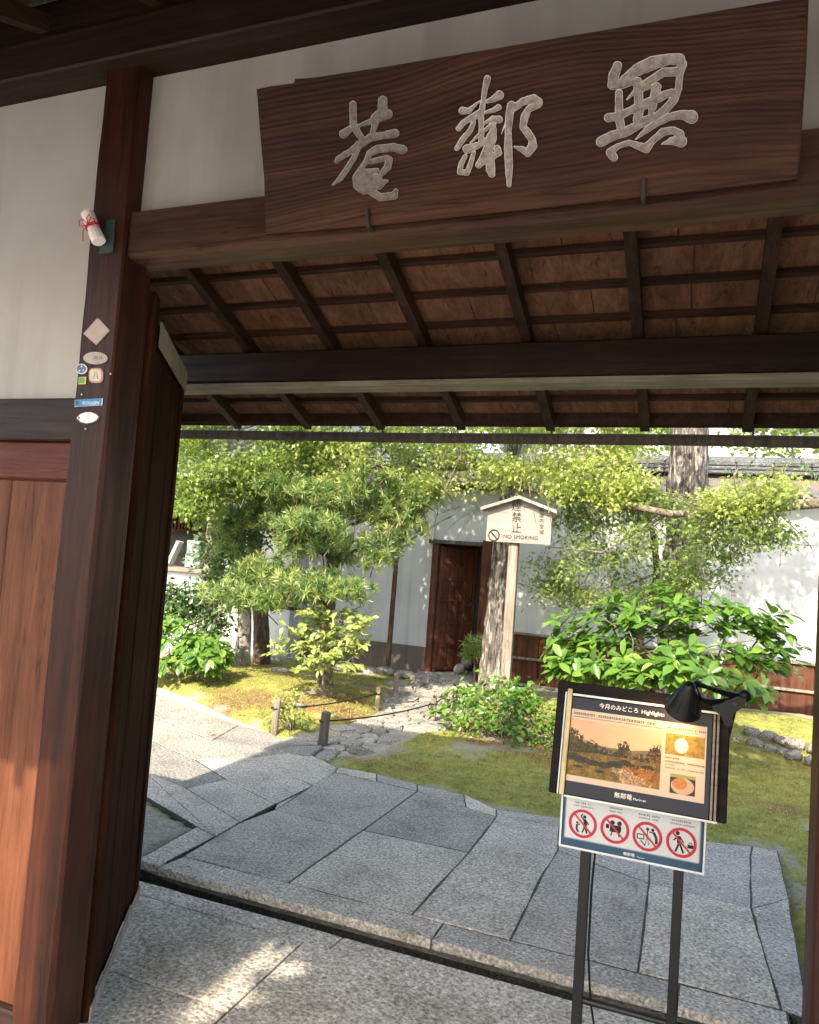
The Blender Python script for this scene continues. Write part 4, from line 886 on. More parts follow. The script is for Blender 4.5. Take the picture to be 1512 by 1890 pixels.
for c_, (dots, strs) in zip(cz, PICT):
    c = pt(*c_); R_ = .0405
    mb = MB()
    for x, y, r in dots: disc(mb, c, x*R_, y*R_, r*R_, .0018+1e-5*x)
    for i, (pts, w) in enumerate(strs): stroke(mb, c, [(x*R_, y*R_) for x, y in pts], w*R_, .0019+6e-5*i)
    mb.build('pictogram', 'letter_black', notice, fixn=False)
    mb = MB(); n = 40; V = []
    for k in range(n):
        a = 2*math.pi*k/n
        for r in (R_*.80, R_*1.0): V.append(P2(c, r*math.cos(a), r*math.sin(a), .0028))
    mb.add(V, [(2*k, 2*k+1, (2*k+3) % (2*n), (2*k+2) % (2*n)) for k in range(n)])
    stroke(mb, c, [(-.62*R_, .62*R_), (.62*R_, -.62*R_)], .13*R_, .0026); mb.build('ban_ring', 'ban_red', notice, fixn=False)
mb = MB()
for c_, wd in zip(cz, (.055, .036, .060, .062)):
    c = pt(*c_)
    for row, (hh, kk) in enumerate(((.0050, .9), (.0042, 1.0))):
        dashes(mb, -wd/2*kk, wd/2*kk, .058-.009*row, hh, lambda x, y: P2(c, x, y, .0021))
mb.build('small_print', 'ink_grey', notice, fixn=False)['kind'] = 'stuff'
mb = MB(); c = pt(1020+745/5.04, 1460+598/5.04); put_text(mb, '無鄰菴', .0105, c+np.array([-.010, -.0022, 0]), (1, 0, 0), (0, 0, 1)); put_text(mb, 'Murin-an', .0052, c+np.array([.022, -.0022, -.002]), (1, 0, 0), (0, 0, 1)); mb.build('lettering', 'letter_white', notice, fixn=False)['kind'] = 'stuff'

# ------------------------------------------------------------------ clip lamp on the stand
lampY = 2.20
LP = lambda x, y, Y=lampY: at(1220+x/8.4, 1250+y/8.4, Y)
lamp = thing('clip_lamp', 'black clip lamp clamped to the corner of the notice stand', 'clip lamp', LP(1000, 600, 2.29))
top, mouth = LP(430, 200, 2.165), LP(345, 470, 2.205); axv = unit(mouth-top); Ls = np.linalg.norm(mouth-top)
mb = MB(); mb.lathe(top, axv, [(.004, -.024), (.013, -.022), (.017, -.006), (.024, .002), (.033, Ls*.45), (.041, Ls*.85), (.048, Ls), (.049, Ls+.004), (.046, Ls+.003), (.038, Ls*.8), (.028, Ls*.4), (.014, .006), (.002, .004)], 28)
shade = mb.build('lamp_shade', 'black_plastic', lamp, smooth=True)
for k in range(10):
    a = 2*math.pi*k/10; u_ = unit(np.cross(axv, (0, 1, 0))); w_ = np.cross(axv, u_); rd = u_*math.cos(a)+w_*math.sin(a)
    mb = MB(); mb.tube([top+axv*.004+rd*.0245, top+axv*Ls*.45+rd*.0335, top+axv*Ls*.8+rd*.0402], .0016, 5); mb.build('rib', 'black_plastic', shade)
bc = top+axv*Ls*.62
bm = MB(); bm.lathe(bc-axv*.016, axv, [(.002, 0), (.012, .004), (.017, .014), (.014, .026), (.002, .031)], 14)
mt, t, b = new_mat('lamp_bulb'); b.inputs['Base Color'].default_value = (1, .9, .7, 1); b.inputs['Emission Color'].default_value = (1, .72, .40, 1); b.inputs['Emission Strength'].default_value = 12.0
bm.build('bulb', 'lamp_bulb', lamp, smooth=True)
sl = bpy.data.lights.new('lamp_light', 'SPOT'); sl.energy = 0.55; sl.color = (1.0, .60, .28); sl.spot_size = math.radians(128); sl.spot_blend = 0.55; sl.shadow_soft_size = .015
so = bpy.data.objects.new('lamp_light', sl); COL.objects.link(so); so.location = Vector(mouth+axv*.004); tgt = Vector(loc(.52, .52, 0)); so.rotation_euler = (tgt-so.location).to_track_quat('-Z', 'Y').to_euler()
adopt(so, lamp)
knob = LP(1305, 290, 2.27)
mb = MB(); mb.tube([LP(430, 170, 2.165), LP(560, 100, 2.19), LP(700, 150, 2.22), LP(1000, 250, 2.26), LP(1190, 300, 2.27)], [.010, .009, .006, .008, .010], 8)
mb.tube([LP(500, 130, 2.18), LP(590, 330, 2.22), LP(780, 400, 2.25), LP(1010, 380, 2.27), LP(1150, 340, 2.27)], [.008, .010, .011, .009, .008], 8); mb.build('arm', 'black_plastic', lamp, smooth=True)
mb = MB(); mb.lathe(knob+np.array([0, .016, 0]), (0, -1, 0), [(.001, 0), (.014, .001), (.0165, .007), (.0165, .022), (.013, .030), (.001, .031)], 18); mb.build('knob', 'black_plastic', lamp, smooth=True)
for off, Yc in ((0, 2.242), (1, 2.318)):
    pts = [(800, 440), (960, 400), (1180, 300), (1330, 330), (1300, 440), (1110, 590), (1120, 720), (1060, 770), (990, 740), (930, 590), (800, 500)]
    mb = MB(); mb.prism([LP(x, y, Yc) for x, y in pts], (0, .012, 0)); mb.build('clamp_jaw', 'black_plastic', lamp)
mb = MB(); mb.tube([LP(1150, 420, 2.236), LP(1150, 420, 2.33)], .006, 10); mb.build('pivot', 'black_metal', lamp)
mb = MB(); pts = [LP(1180, 420, 2.325), LP(1060, 900, 2.335)] + [at(x, y, 2.335) for x, y in ((1290, 1500), (1180, 1530), (1100, 1560), (1092, 1640), (1086, 1760), (1090, 1850), (1098, 1900))]
pts += [np.array([pts[-1][0]+.02, 2.36, .05]), np.array([pts[-1][0]+.10, 2.42, NZ+.006]), np.array([.6, 2.5, NZ+.005])]
mb.tube(pts, .0035, 6); mb.build('cable', 'black_plastic', lamp, smooth=True)

# ------------------------------------------------------------------ garden wall with its door, and what stands behind it
WY = 9.5
wall = thing('garden_wall', 'long white plaster garden wall with red board base and tiled coping', 'wall', (-2.9, WY, 0.0))
dX0, dX1 = -3.31, -2.64                                # the doorway
def wbox(name, lo, hi, mat, b=0.0, parent=None): return MB().box(lo, hi, b).build(name, mat, parent or wall)
wbox('plaster_panel', (-5.85, WY, .345), (dX0-.002, WY+.16, 2.46), 'white_plaster')
wbox('plaster_panel', (dX1+.142, WY, .665), (4.4, WY+.16, 2.46), 'white_plaster')
wbox('plaster_panel', (dX0, WY+.02, 1.775), (dX1+.14, WY+.16, 2.46), 'white_plaster')
wbox('base_panel', (-5.85, WY-.012, -.06), (dX0-.002, WY+.15, .343), 'base_plaster')
x = dX1+.145; k = 0
while x < 4.3:                                         # red boards under the plaster, with cross battens
    w = .34; wbox('base_board', (x+.003, WY-.010+.006*(k % 2), -.06), (min(x+w, 4.35)-.003, WY+.03, .640), 'garden_red', .004); x += w; k += 1
for z, h in ((.640, .030), (.335, .028), (.010, .028)): wbox('batten', (dX1+.145, WY-.045, z), (4.35, WY+.02, z+h), 'weathered', .003)
wbox('backing', (dX1+.145, WY+.032, -.1), (4.35, WY+.15, .66), 'base_plaster')
for x in (-5.85, 4.35): wbox('post', (x-.06, WY-.03, -.08), (x+.06, WY+.165, 2.46), 'garden_red', .006)
# door frame, sill and the half open plank door
frame = wbox('door_frame', (dX0, WY-.03, -.02), (dX0+.085, WY+.13, 1.72), 'garden_red', .005)
wbox('jamb', (dX1+.02, WY-.05, -.06), (dX1+.14, WY+.13, 1.80), 'garden_red', .006, frame)
wbox('head', (dX0-.06, WY-.045, 1.722), (dX1+.018, WY+.13, 1.772), 'weathered_dark', .005, frame)
wbox('threshold', (dX0-.05, WY-.35, -.06), (dX1+.05, WY+.5, .028), 'field_stone', .015)
da = math.radians(50); dd_ = np.array([math.cos(da), math.sin(da), 0]); dnn = np.array([math.sin(da), -math.cos(da), 0]); do = np.array([dX0+.09, WY+.03, .04])
def dbox(name, s0, s1, z0_, z1_, t0, t1, mat, parent, b=.003):
    mb = MB(); mb.box((s0, t0, z0_), (s1, t1, z1_), b); mb.v = [tuple(do+dd_*p[0]+dnn*p[1]+np.array([0, 0, p[2]])) for p in mb.v]; return mb.build(name, mat, parent)
door = dbox('door', 0, .045, 0, 1.66, -.02, .02, 'garden_red', wall)
for k in range(4): dbox('plank', .046+.125*k+.002, .046+.125*(k+1)-.002, .01, 1.65, -.012, .012+.003*(k % 2), 'garden_red', door)
dbox('stile', .548, .59, 0, 1.66, -.02, .02, 'garden_red', door)
for z in (.02, .32, .62, .92, 1.2, 1.42, 1.6): dbox('batten', .048, .546, z, z+.03, .016, .028, 'garden_red', door)
for k in range(3): dbox('stile', .165+.125*k, .18+.125*k, .01, 1.65, .017, .034, 'garden_red', door)
dbox('latch', .50, .54, .86, .94, .021, .05, 'iron', door)
wbox('plaster_panel', (dX1-.01, WY+.135, .0), (dX1+.11, WY+1.6, 2.40), 'white_plaster')
# passage beyond the door; ceiling and end walls added to dim the reveal
mb = MB(); mb.box((dX0-1.2, WY+1.6, -.05), (dX1+.6, WY+1.7, 2.3)); mb.build('plaster_panel', 'white_plaster', wall)
mb = MB(); mb.box((dX0-1.2, WY+.165, 2.30), (dX1+.6, WY+1.7, 2.36)); mb.build('dimming_ceiling', 'weathered_dark', wall)
mb = MB(); mb.box((dX0-1.25, WY+.165, -.05), (dX0-1.2, WY+1.7, 2.3)); mb.build('plaster_panel', 'white_plaster', wall)
# coping of tiles on a timber plate
cop = wbox('coping', (-5.95, WY-.20, 2.462), (4.45, WY+.36, 2.50), 'weathered_dark', .004)
roofz = lambda y: 2.52+(y-(WY-.24))*.62
mb = MB(); mb.prism([(-5.95, WY-.22, 2.50), (-5.95, WY+.38, 2.50), (-5.95, WY+.10, 2.76), (-5.95, WY+.06, 2.76)], (10.4, 0, 0)); mb.build('bed', 'base_plaster', cop)
def tile_mesh(w, L, rise):                             # a pan tile: shallow trough with a raised rolled edge
    mb = MB(); n = 7; V = []
    for (l, z) in ((0, 0), (L, rise)):
        for k in range(n+1):
            a = k/n; prof = -.020*math.sin(min(a/.72, 1)*math.pi)+(.030*math.sin((a-.72)/.28*math.pi) if a > .72 else 0)
            V.append((a*w, l, z+prof+.012))
    for (l, z) in ((0, -.018), ):
        for k in range(n+1):
            a = k/n; prof = -.020*math.sin(min(a/.72, 1)*math.pi)+(.030*math.sin((a-.72)/.28*math.pi) if a > .72 else 0); V.append((a*w, 0, prof-.014))
    m_ = n+1; F = [(k, k+1, m_+k+1, m_+k) for k in range(n)]+[(2*m_+k, 2*m_+k+1, k+1, k) for k in range(n)]
    return fast_mesh('tile', mb.add(V, F).v, mb.f, 'roof_tile', True)
TW = .262; tm = tile_mesh(TW*1.03, .20, .115)
for row in range(2):
    x = -5.95
    while x < 4.35:
        o = bpy.data.objects.new('tile', tm); COL.objects.link(o); o.location = (x, WY-.255+row*.17, 2.505+row*.108+rng.normal(0, .002)); adopt(o, cop); x += TW
for r in range(3):
    x = -5.95
    while x < 4.4:
        MB().box((x+.002, WY-.03-.02*(2-r), 2.745+.05*r), (x+.39, WY+.19+.02*(2-r), 2.790+.05*r), .012).build('ridge_tile', 'roof_tile', cop); x += .394
mb = MB(); V = []; F = []; n = 9; xs = np.arange(-5.95, 4.5, .30)
for i, x in enumerate(xs[:-1]):
    q = MB()
    prof = [(WY+.08+.085*math.cos(a), 2.895+.075*math.sin(a)) for a in np.linspace(0, math.pi, n)]
    V = [(x, y, z) for y, z in prof]+[(x+.297, y, z) for y, z in prof]; F = [(k, k+1, n+k+1, n+k) for k in range(n-1)]+[tuple(range(n)), tuple(range(n, 2*n))]
    q.add(V, F).build('ridge_tile', 'roof_tile', cop, smooth=False)
def lumpy_stone(name, c, r, mat, parent, sq=(1, 1, .65)):
    bm = bmesh.new(); bmesh.ops.create_icosphere(bm, subdivisions=2, radius=1.0); ph_ = rng.random(3)*6
    for v in bm.verts:
        p = v.co; f = 1+.16*math.sin(2.1*p.x+ph_[0])*math.cos(1.7*p.y+ph_[1])+.12*math.sin(2.9*p.z+1.3*p.x+ph_[2])
        f /= max(abs(p.x)**3+abs(p.y)**3+abs(p.z)**3, .3)**.16
        v.co = Vector((c[0]+p.x*r*sq[0]*f, c[1]+p.y*r*sq[1]*f, c[2]+p.z*r*sq[2]*f))
    me = bpy.data.meshes.new(name); bm.to_mesh(me); bm.free(); me.materials.append(MATS[mat]); me.polygons.foreach_set('use_smooth', [True]*len(me.polygons))
    o = bpy.data.objects.new(name, me); COL.objects.link(o); return adopt(o, parent)
# stone edging under the door and along the foot of the wall
edge = thing('stone_edging', 'row of rounded field stones and curb below the garden door', 'stone edging', (-3.2, 8.95, 0))
mb = MB(); mb.box((-5.7, WY-.42, -.05), (dX0-.06, WY-.30, .045), .012); mb.build('curb', 'field_stone', edge)
for k in range(26):
    x = -4.6+.085*k*1.0+rng.normal(0, .015); y = 8.95+rng.normal(0, .05)
    if k > 20: y -= .12
    lumpy_stone('stone', (x, y, rng.uniform(.0, .05)), rng.uniform(.05, .085), 'field_stone', edge, (1.15, .9, .75))
for c_, r in (((-2.98, 8.78, .01), .16), ((-2.62, 8.72, .01), .15), ((-2.75, 8.5, .0), .13)): lumpy_stone('step_stone', c_, r, 'field_stone', edge, (1.2, .8, .5))
edge2 = thing('cobble_edging', 'row of dark rounded cobbles edging the bank behind the notice stand', 'stone edging', (.9, 7.8, 0))
for row in range(2):
    for k in range(9):
        f = (k+.5*row+rng.normal(0, .12))/8; p = gr(1340+200*f, 1366+60*f); d_ = np.array([.20*row, .16*row, .05*row]); lumpy_stone('cobble', p+d_+np.array([rng.normal(0, .02), rng.normal(0, .02), .03]), rng.uniform(.048, .078), 'cobble', edge2, (1.25, .9, .8))
ds = MB(); lumpy_stone('door_stop_stone', (-2.86, WY+.10, .10), .075, 'field_stone', None, (1, .8, .9))
tag(bpy.data.objects['door_stop_stone'], 'pale rounded stone holding the garden door open', 'stone')
lumpy_stone('door_stop_stone', (-2.80, WY+.22, .20), .085, 'cobble', None, (1, .8, 1.1)); tag(bpy.data.objects['door_stop_stone.001'], 'grey upright stone behind the pale door stop', 'stone')
# half buried stones in the moss
for i, ((px_, py_), r, lab) in enumerate((((520, 1248), .11, 'grey stone half sunk in the moss under the podocarpus'), ((553, 1318), .05, 'small dark stone beside the bamboo fence'), ((672, 1388), .09, 'flat grey stone set flush in the moss bed'))):
    p = gr(px_, py_); lumpy_stone('garden_stone', (p[0], p[1], ground_z(p[0], p[1])+.01), r, 'cobble', None, (1.3, .9, .35 if i != 2 else .14)); tag(bpy.data.objects['garden_stone' if i == 0 else 'garden_stone.%03d' % i], lab, 'stone')

# house beside the garden, seen past the door leaf
HY = 8.9
hx = at(385, 950, HY)[0]
house = thing('garden_house', 'white walled house with dark lattice window beside the garden', 'house', (-7.6, HY+1, 0))
hb = lambda name, lo, hi, mat, b=0.0, parent=None: MB().box(lo, hi, b).build(name, mat, parent or house)
zs_ = at(330, 1047, HY)[2]
hb('wall', (-10.5, HY, -.1), (hx-.02, HY+3, zs_-.06), 'white_plaster'); hb('wall', (hx+.12, HY+.25, -.1), (-5.2, HY+3, 2.4), 'white_plaster')
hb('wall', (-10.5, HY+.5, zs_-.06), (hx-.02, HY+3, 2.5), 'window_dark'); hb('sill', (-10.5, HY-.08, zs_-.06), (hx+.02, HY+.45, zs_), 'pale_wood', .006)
hb('post', (hx, HY-.02, -.1), (hx+.11, HY+.12, 2.5), 'weathered', .006)
lat = hb('lattice', (-10.5, HY+.10, zs_+.50), (hx-.02, HY+.14, zs_+.54), 'door_wood')
hb('rail', (-10.5, HY+.10, 2.30), (hx-.02, HY+.14, 2.36), 'door_wood', 0, lat)
for k in range(22): hb('slat', (hx-.09-.062*k, HY+.105, zs_+.542), (hx-.09-.062*k+.026, HY+.135, 2.298), 'door_wood', 0, lat)
mb = MB(); mb.prism([(-11, HY-.6, 2.42), (-11, HY+3.4, 4.0), (-11, HY+3.4, 4.1), (-11, HY-.6, 2.52)], (5.9, 0, 0)); hr = mb.build('roof', 'roof_tile', house)
for k in range(22):
    y = HY-.6; x = -10.9+.262*k; mb = MB(); mb.tube([(x, HY-.62, 2.53), (x, HY+1.4, 3.32), (x, HY+3.4, 4.11)], .045, 8); mb.build('tile_row', 'roof_tile', hr)
def item(name, c, size, mat, label, rot=0.0, b=.008):
    o = MB().box((-size[0]/2, -size[1]/2, 0), (size[0]/2, size[1]/2, size[2]), b).build(name, mat); o.location = c; o.rotation_euler = (0, rot, 0); return tag(o, label, 'box' if 'box' in name else 'board')
item('storage_box', (hx-.22, HY+.12, zs_+.002), (.26, .2, .20), 'grey_item', 'grey box on the house sill beside the white post'); item('storage_box', (hx-.22, HY+.12, zs_+.205), (.24, .2, .19), 'seal_green' if False else 'grey_item', 'upper grey box stacked on the house sill')
item('leaning_board', (hx-.62, HY+.02, zs_+.002), (.05, .12, .40), 'pale_item', 'pale board leaning on the house sill', .42, .004)
# building with a white gable beyond the wall
fb = thing('gabled_building', 'white gabled building with dark roof beyond the garden wall', 'building', (0, 16, 0))
a_, b_, c_ = at(1085, 850, 16), at(1118, 800, 16), at(1230, 850, 16)
MB().box((-3.6, 16, -.2), (2.6, 22, a_[2]+.35)).build('wall', 'white_plaster', fb)
mb = MB(); mb.prism([(-3.6, 16, a_[2]+.35), (2.6, 16, a_[2]+.35), (-.5, 16, a_[2]+1.9)], (0, 6, 0)); mb.build('gable', 'white_plaster', fb)
for s_ in (-1, 1):
    mb = MB(); mb.prism([(-.5, 15.6, a_[2]+1.93), (-.5, 15.6, a_[2]+2.08), (-.5+s_*3.6, 15.6, a_[2]+.30), (-.5+s_*3.6, 15.6, a_[2]+.15)], (0, 6.8, 0)); mb.build('roof_slope', 'roof_tile', fb)
# low walls that run on from the gate along the street
for nm, xa, xb in (('street_wall', -12.0, -3.02), ('street_wall', 1.58, 9.0)):
    sw = thing(nm, 'low tile capped street wall running on %s' % ('beside the sunlit gate bay' if xa < 0 else 'behind the notice stand bay'), 'wall', ((xa+xb)/2, 1.82, 0), 'street walls beside the gate')
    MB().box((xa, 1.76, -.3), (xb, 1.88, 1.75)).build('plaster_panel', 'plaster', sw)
    mb = MB(); mb.prism([(xa, 1.56, 1.75), (xa, 2.08, 1.75), (xa, 1.86, 1.98), (xa, 1.78, 1.98)], (xb-xa, 0, 0)); mb.build('coping', 'roof_tile', sw)

# ------------------------------------------------------------------ fence posts, ropes, notices in the garden
def stake(px_, pyb, pyt, r, mat, label, name='fence_post', lean=0.0):
    p = gr(px_, pyb); t_ = at(px_, pyt, p[1]); h = t_[2]; z0_ = ground_z(p[0], p[1])-.05
    mb = MB(); mb.tube([(p[0], p[1], z0_), (p[0]+lean*.5*h, p[1], h*.5), (p[0]+lean*h, p[1], h-.006), (p[0]+lean*h, p[1], h)], [r*1.05, r, r*.98, r*.86], 12, jitter=.03)
    o = mb.build(name, mat, None); o.location = (0, 0, 0); tag(o, label, 'post', 'low posts along the stepping path'); return np.array([p[0], p[1], h])
s1_ = stake(505, 1352, 1289, .028, 'weathered', 'pale log post at the near end of the rope fence', lean=.08)
s2_ = stake(595, 1375, 1313, .038, 'weathered_dark', 'dark charred post where the path leaves the paving', lean=.05)
s3_ = stake(695, 1312, 1267, .026, 'bamboo', 'pale yellow post across the stepping path')
s4_ = stake(798, 1332, 1285, .030, 'weathered', 'grey round post on the bush side of the stepping path')
s5_ = stake(730, 1282, 1242, .030, 'weathered', 'grey post beside the wall end of the path')
s6_ = stake(840, 1282, 1254, .030, 'weathered_dark', 'short post by the stepping stones at the door')
def rope(a, b, label, sag=.03, za=.72, zb=.72):
    A = np.array([a[0], a[1], a[2]*za]); B = np.array([b[0], b[1], b[2]*zb]); mb = MB()
    mb.tube([A+(B-A)*t-np.array([0, 0, sag*4*t*(1-t)]) for t in np.linspace(0, 1, 12)], .0065, 6)
    for q, rr in ((A, .036), (B, .034)): mb.tube([q+np.array([math.cos(x)*rr, math.sin(x)*rr, 0]) for x in np.linspace(0, 2*math.pi, 12)], .006, 5)
    tag(mb.build('rope', 'rope_black', None, smooth=True), label, 'rope', 'ropes of the low fence')
rope(s1_, s3_, 'dark rope from the pale log post to the yellow post'); rope(s2_, s4_, 'dark rope from the charred post to the grey round post'); rope(s4_, s6_, 'short dark rope rising to the post by the door')
p = gr(928, 1362); mb = MB(); mb.tube([(p[0], p[1], -.05), (p[0], p[1], .12), (p[0], p[1], .125)], [.05, .05, .045], 14); tag(mb.build('black_stump', 'black_plastic', None), 'short black cylindrical post in the moss under the low bush', 'post')  # short black stump
pa, pb = at(716, 1228, 9.15), at(744, 880, 8.6); mb = MB(); mb.tube([pa, pa+(pb-pa)*.5, pb], [.035, .032, .028], 10); tag(mb.build('support_pole', 'brown_bark', None), 'brown pole propped at a slant against the plaster wall', 'pole')

# the no smoking board
NYs = 6.9; nsg = thing('no_smoking_sign', 'wooden no smoking board with small gable roof on a post', 'sign', at(936, 1290, NYs)*np.array([1, 1, 0]))
nc = at(955, 970, NYs); sx0, sx1 = at(899, 970, NYs)[0], at(1018, 970, NYs)[0]; sz0 = at(955, 1002, NYs)[2]; szs = at(900, 938, NYs)[2]; szp = at(957, 921, NYs)[2]
mb = MB(); mb.prism([(sx0, NYs, sz0), (sx1, NYs, sz0), (sx1, NYs, szs), ((sx0+sx1)/2, NYs, szp-.01), (sx0, NYs, szs)], (0, .03, 0)); mb.build('board', 'notice_wood', nsg)
for s_ in (-1, 1):
    mx_ = (sx0+sx1)/2; ex = mx_+s_*((sx1-sx0)/2+.055); ez = szs-.025
    mb = MB(); mb.prism([(mx_, NYs-.07, szp), (ex, NYs-.07, ez), (ex, NYs-.07, ez+.028), (mx_, NYs-.07, szp+.028)], (0, .16, 0)); mb.build('roof_board', 'notice_wood', nsg)
px_ = at(946, 1010, NYs)[0]; mb = MB(); mb.box((px_-.045, NYs+.032, -.05), (px_+.045, NYs+.11, szs), .006); mb.build('post', 'weathered', nsg)
L_ = lambda x, y: at(x, y, NYs)+np.array([0, -.004, 0]); mb = MB()
for ch, y in (('煙', 936), ('禁', 956), ('止', 976)): put_text(mb, ch, .098, L_(954, y), (1, 0, 0), (0, 0, 1))
mb.build('lettering', 'letter_black', nsg, fixn=False)['kind'] = 'stuff'
mb = MB()
for ch, y in zip('庭園内全域', (942, 952, 962, 972, 983)): put_text(mb, ch, .045, L_(1000, y), (1, 0, 0), (0, 0, 1))
put_text(mb, 'NO SMOKING', .052, L_(961, 992), (1, 0, 0), (0, 0, 1), sx=1.0)
mb.build('lettering', 'letter_black', nsg, fixn=False)['kind'] = 'stuff'
mb = MB(); c = L_(912, 988); n = 32; V = []
for k in range(n):
    a = 2*math.pi*k/n
    for r in (.045, .056): V.append(c+np.array([r*math.cos(a), -.001, r*math.sin(a)]))
mb.add(V, [(2*k, 2*k+1, (2*k+3) % (2*n), (2*k+2) % (2*n)) for k in range(n)])
e = np.array([.707, 0, -.707]); w_ = np.array([.707, 0, .707])*.006
mb.sheet([c-e*.047+w_+np.array([0, -.002, 0]), c+e*.047+w_+np.array([0, -.002, 0]), c+e*.047-w_+np.array([0, -.002, 0]), c-e*.047-w_+np.array([0, -.002, 0])]); mb.build('ban_ring', 'letter_black', nsg, fixn=False)

# ------------------------------------------------------------------ trees and shrubs
def px_pad(cx, cy, rx, rz, Y, deep=None):
    k = np.linalg.norm(at(cx+10, cy, Y)-at(cx, cy, Y))/10; return (at(cx, cy, Y), np.array([rx*k, (deep or rx*k*.8), rz*k]))
def rough_trunk(name, pts, rad, mat, parent, n=18, amp=.12, ridges=7):
    pts = [np.array(p, float) for p in pts]; P_ = []; R_ = []
    for i in range(len(pts)-1):
        m_ = max(2, int(np.linalg.norm(pts[i+1]-pts[i])/.07))
        for k in range(m_): f = k/m_; P_.append(pts[i]*(1-f)+pts[i+1]*f); R_.append(rad[i]*(1-f)+rad[i+1]*f)
    P_.append(pts[-1]); R_.append(rad[-1])
    for _ in range(3): P_ = [P_[0]]+[(P_[i-1]+2*P_[i]+P_[i+1])/4 for i in range(1, len(P_)-1)]+[P_[-1]]
    V = []; F = []; ph_ = rng.random(8)*6
    for i, (p, r) in enumerate(zip(P_, R_)):
        for k in range(n):
            a = 2*math.pi*k/n; rr = r*(1+amp*math.sin(ridges*a+ph_[0]+.15*i)*.5+amp*math.sin(3*a+ph_[1]+.08*i)*.6+rng.normal(0, amp*.22))
            V.append(p+np.array([math.cos(a)*rr, math.sin(a)*rr, 0]))
    for i in range(len(P_)-1):
        for k in range(n): F.append((i*n+k, i*n+(k+1) % n, (i+1)*n+(k+1) % n, (i+1)*n+k))
    F.append(tuple((len(P_)-1)*n+k for k in range(n)))
    return MB().add(V, F).build(name, mat, parent, smooth=True, fixn=False)
def limb(name, pts, r0, r1, mat, parent, n=8):
    pts = [Vector(p) for p in pts]; Q = [pts[0]]
    for i in range(len(pts)-1):
        for k in (1, 2, 3): Q.append(pts[i].lerp(pts[i+1], k/3)+Vector(rng.normal(0, r0*.25, 3)))
    rad = [r0+(r1-r0)*i/(len(Q)-1) for i in range(len(Q))]; return MB().tube(Q, rad, n, jitter=.10).build(name, mat, parent, smooth=True)
def twigs(parent, origins, targets, r=.006, mat='twig', name='twigs'):
    mb = MB()
    for o_, t_ in zip(origins, targets):
        mdl = (np.array(o_)+np.array(t_))/2+rng.normal(0, .04, 3); mb.tube([o_, mdl, t_], [r, r*.75, r*.35], 5)
    o = mb.build(name, mat, parent, smooth=True, fixn=False); o['kind'] = 'stuff'; return o
def spray_crown(name, pads, nspray, per, size, tmpl, mat, parent, spr=(.17, .045), tilt=.55, droop=.25, keep_rad=.45):
    """flat sprays of leaves on twigs, spread through the pads"""
    C_, idx_ = in_pads(pads, nspray); out_dir = unit(np.stack([rng.normal(size=nspray), rng.normal(size=nspray), rng.normal(0, .25, nspray)-droop], -1))
    k = np.repeat(np.arange(nspray), per); n = len(k); f = rng.random(n)
    side = unit(np.cross(out_dir, np.array([0, 0, 1.0])[None]+rng.normal(0, .25, (nspray, 3))))[k]
    pos = C_[k]+out_dir[k]*((f-.5)*2*spr[0])[:, None]+side*(rng.normal(0, .38, n)*spr[0])[:, None]+rng.normal(0, spr[1], (n, 3))
    ax = unit(out_dir[k]*.7+side*rng.choice([-1, 1], n)[:, None]*rng.uniform(.2, 1, n)[:, None]+rng.normal(0, .25, (n, 3))-np.array([0, 0, droop]))
    nr = unit(np.array([0, 0, 1.0])+rng.normal(0, tilt, (n, 3))); spr_r = rng.random(nspray)[k]
    pad_r = rng.random(len(pads))[idx_][k]; rn = np.clip(.42*pad_r+.30*spr_r+.28*rng.random(n), 0, .999)*.72
    o = leaf_object(name, pos, ax, nr, rng.uniform(.7, 1.25, n)*size, tmpl, mat, parent, rnd=rn); return o, C_, out_dir
def tuft_crown(name, pads, ntuft, per, L, mat, parent):     # radiating linear leaves on upturned shoots
    C_, _ = in_pads(pads, ntuft); k = np.repeat(np.arange(ntuft), per); n = len(k)
    up = unit(np.array([0, -.25, 1.0])+rng.normal(0, .42, (ntuft, 3)))
    d = unit(up[k]*rng.uniform(-.1, 1.1, n)[:, None]+rand_dirs(n)*1.0); pos = C_[k]-up[k]*(rng.random(n)*.05)[:, None]
    rn = np.clip(.62*rng.random(ntuft)[k]**1.2+.38*rng.random(n), 0, .999)*.95
    leaf_object(name, pos, d, unit(rand_dirs(n)+np.array([0, 0, .6])), rng.uniform(.7, 1.2, n)*L, LEAF_LINEAR, mat, parent, rnd=rn); return C_
LM = {}
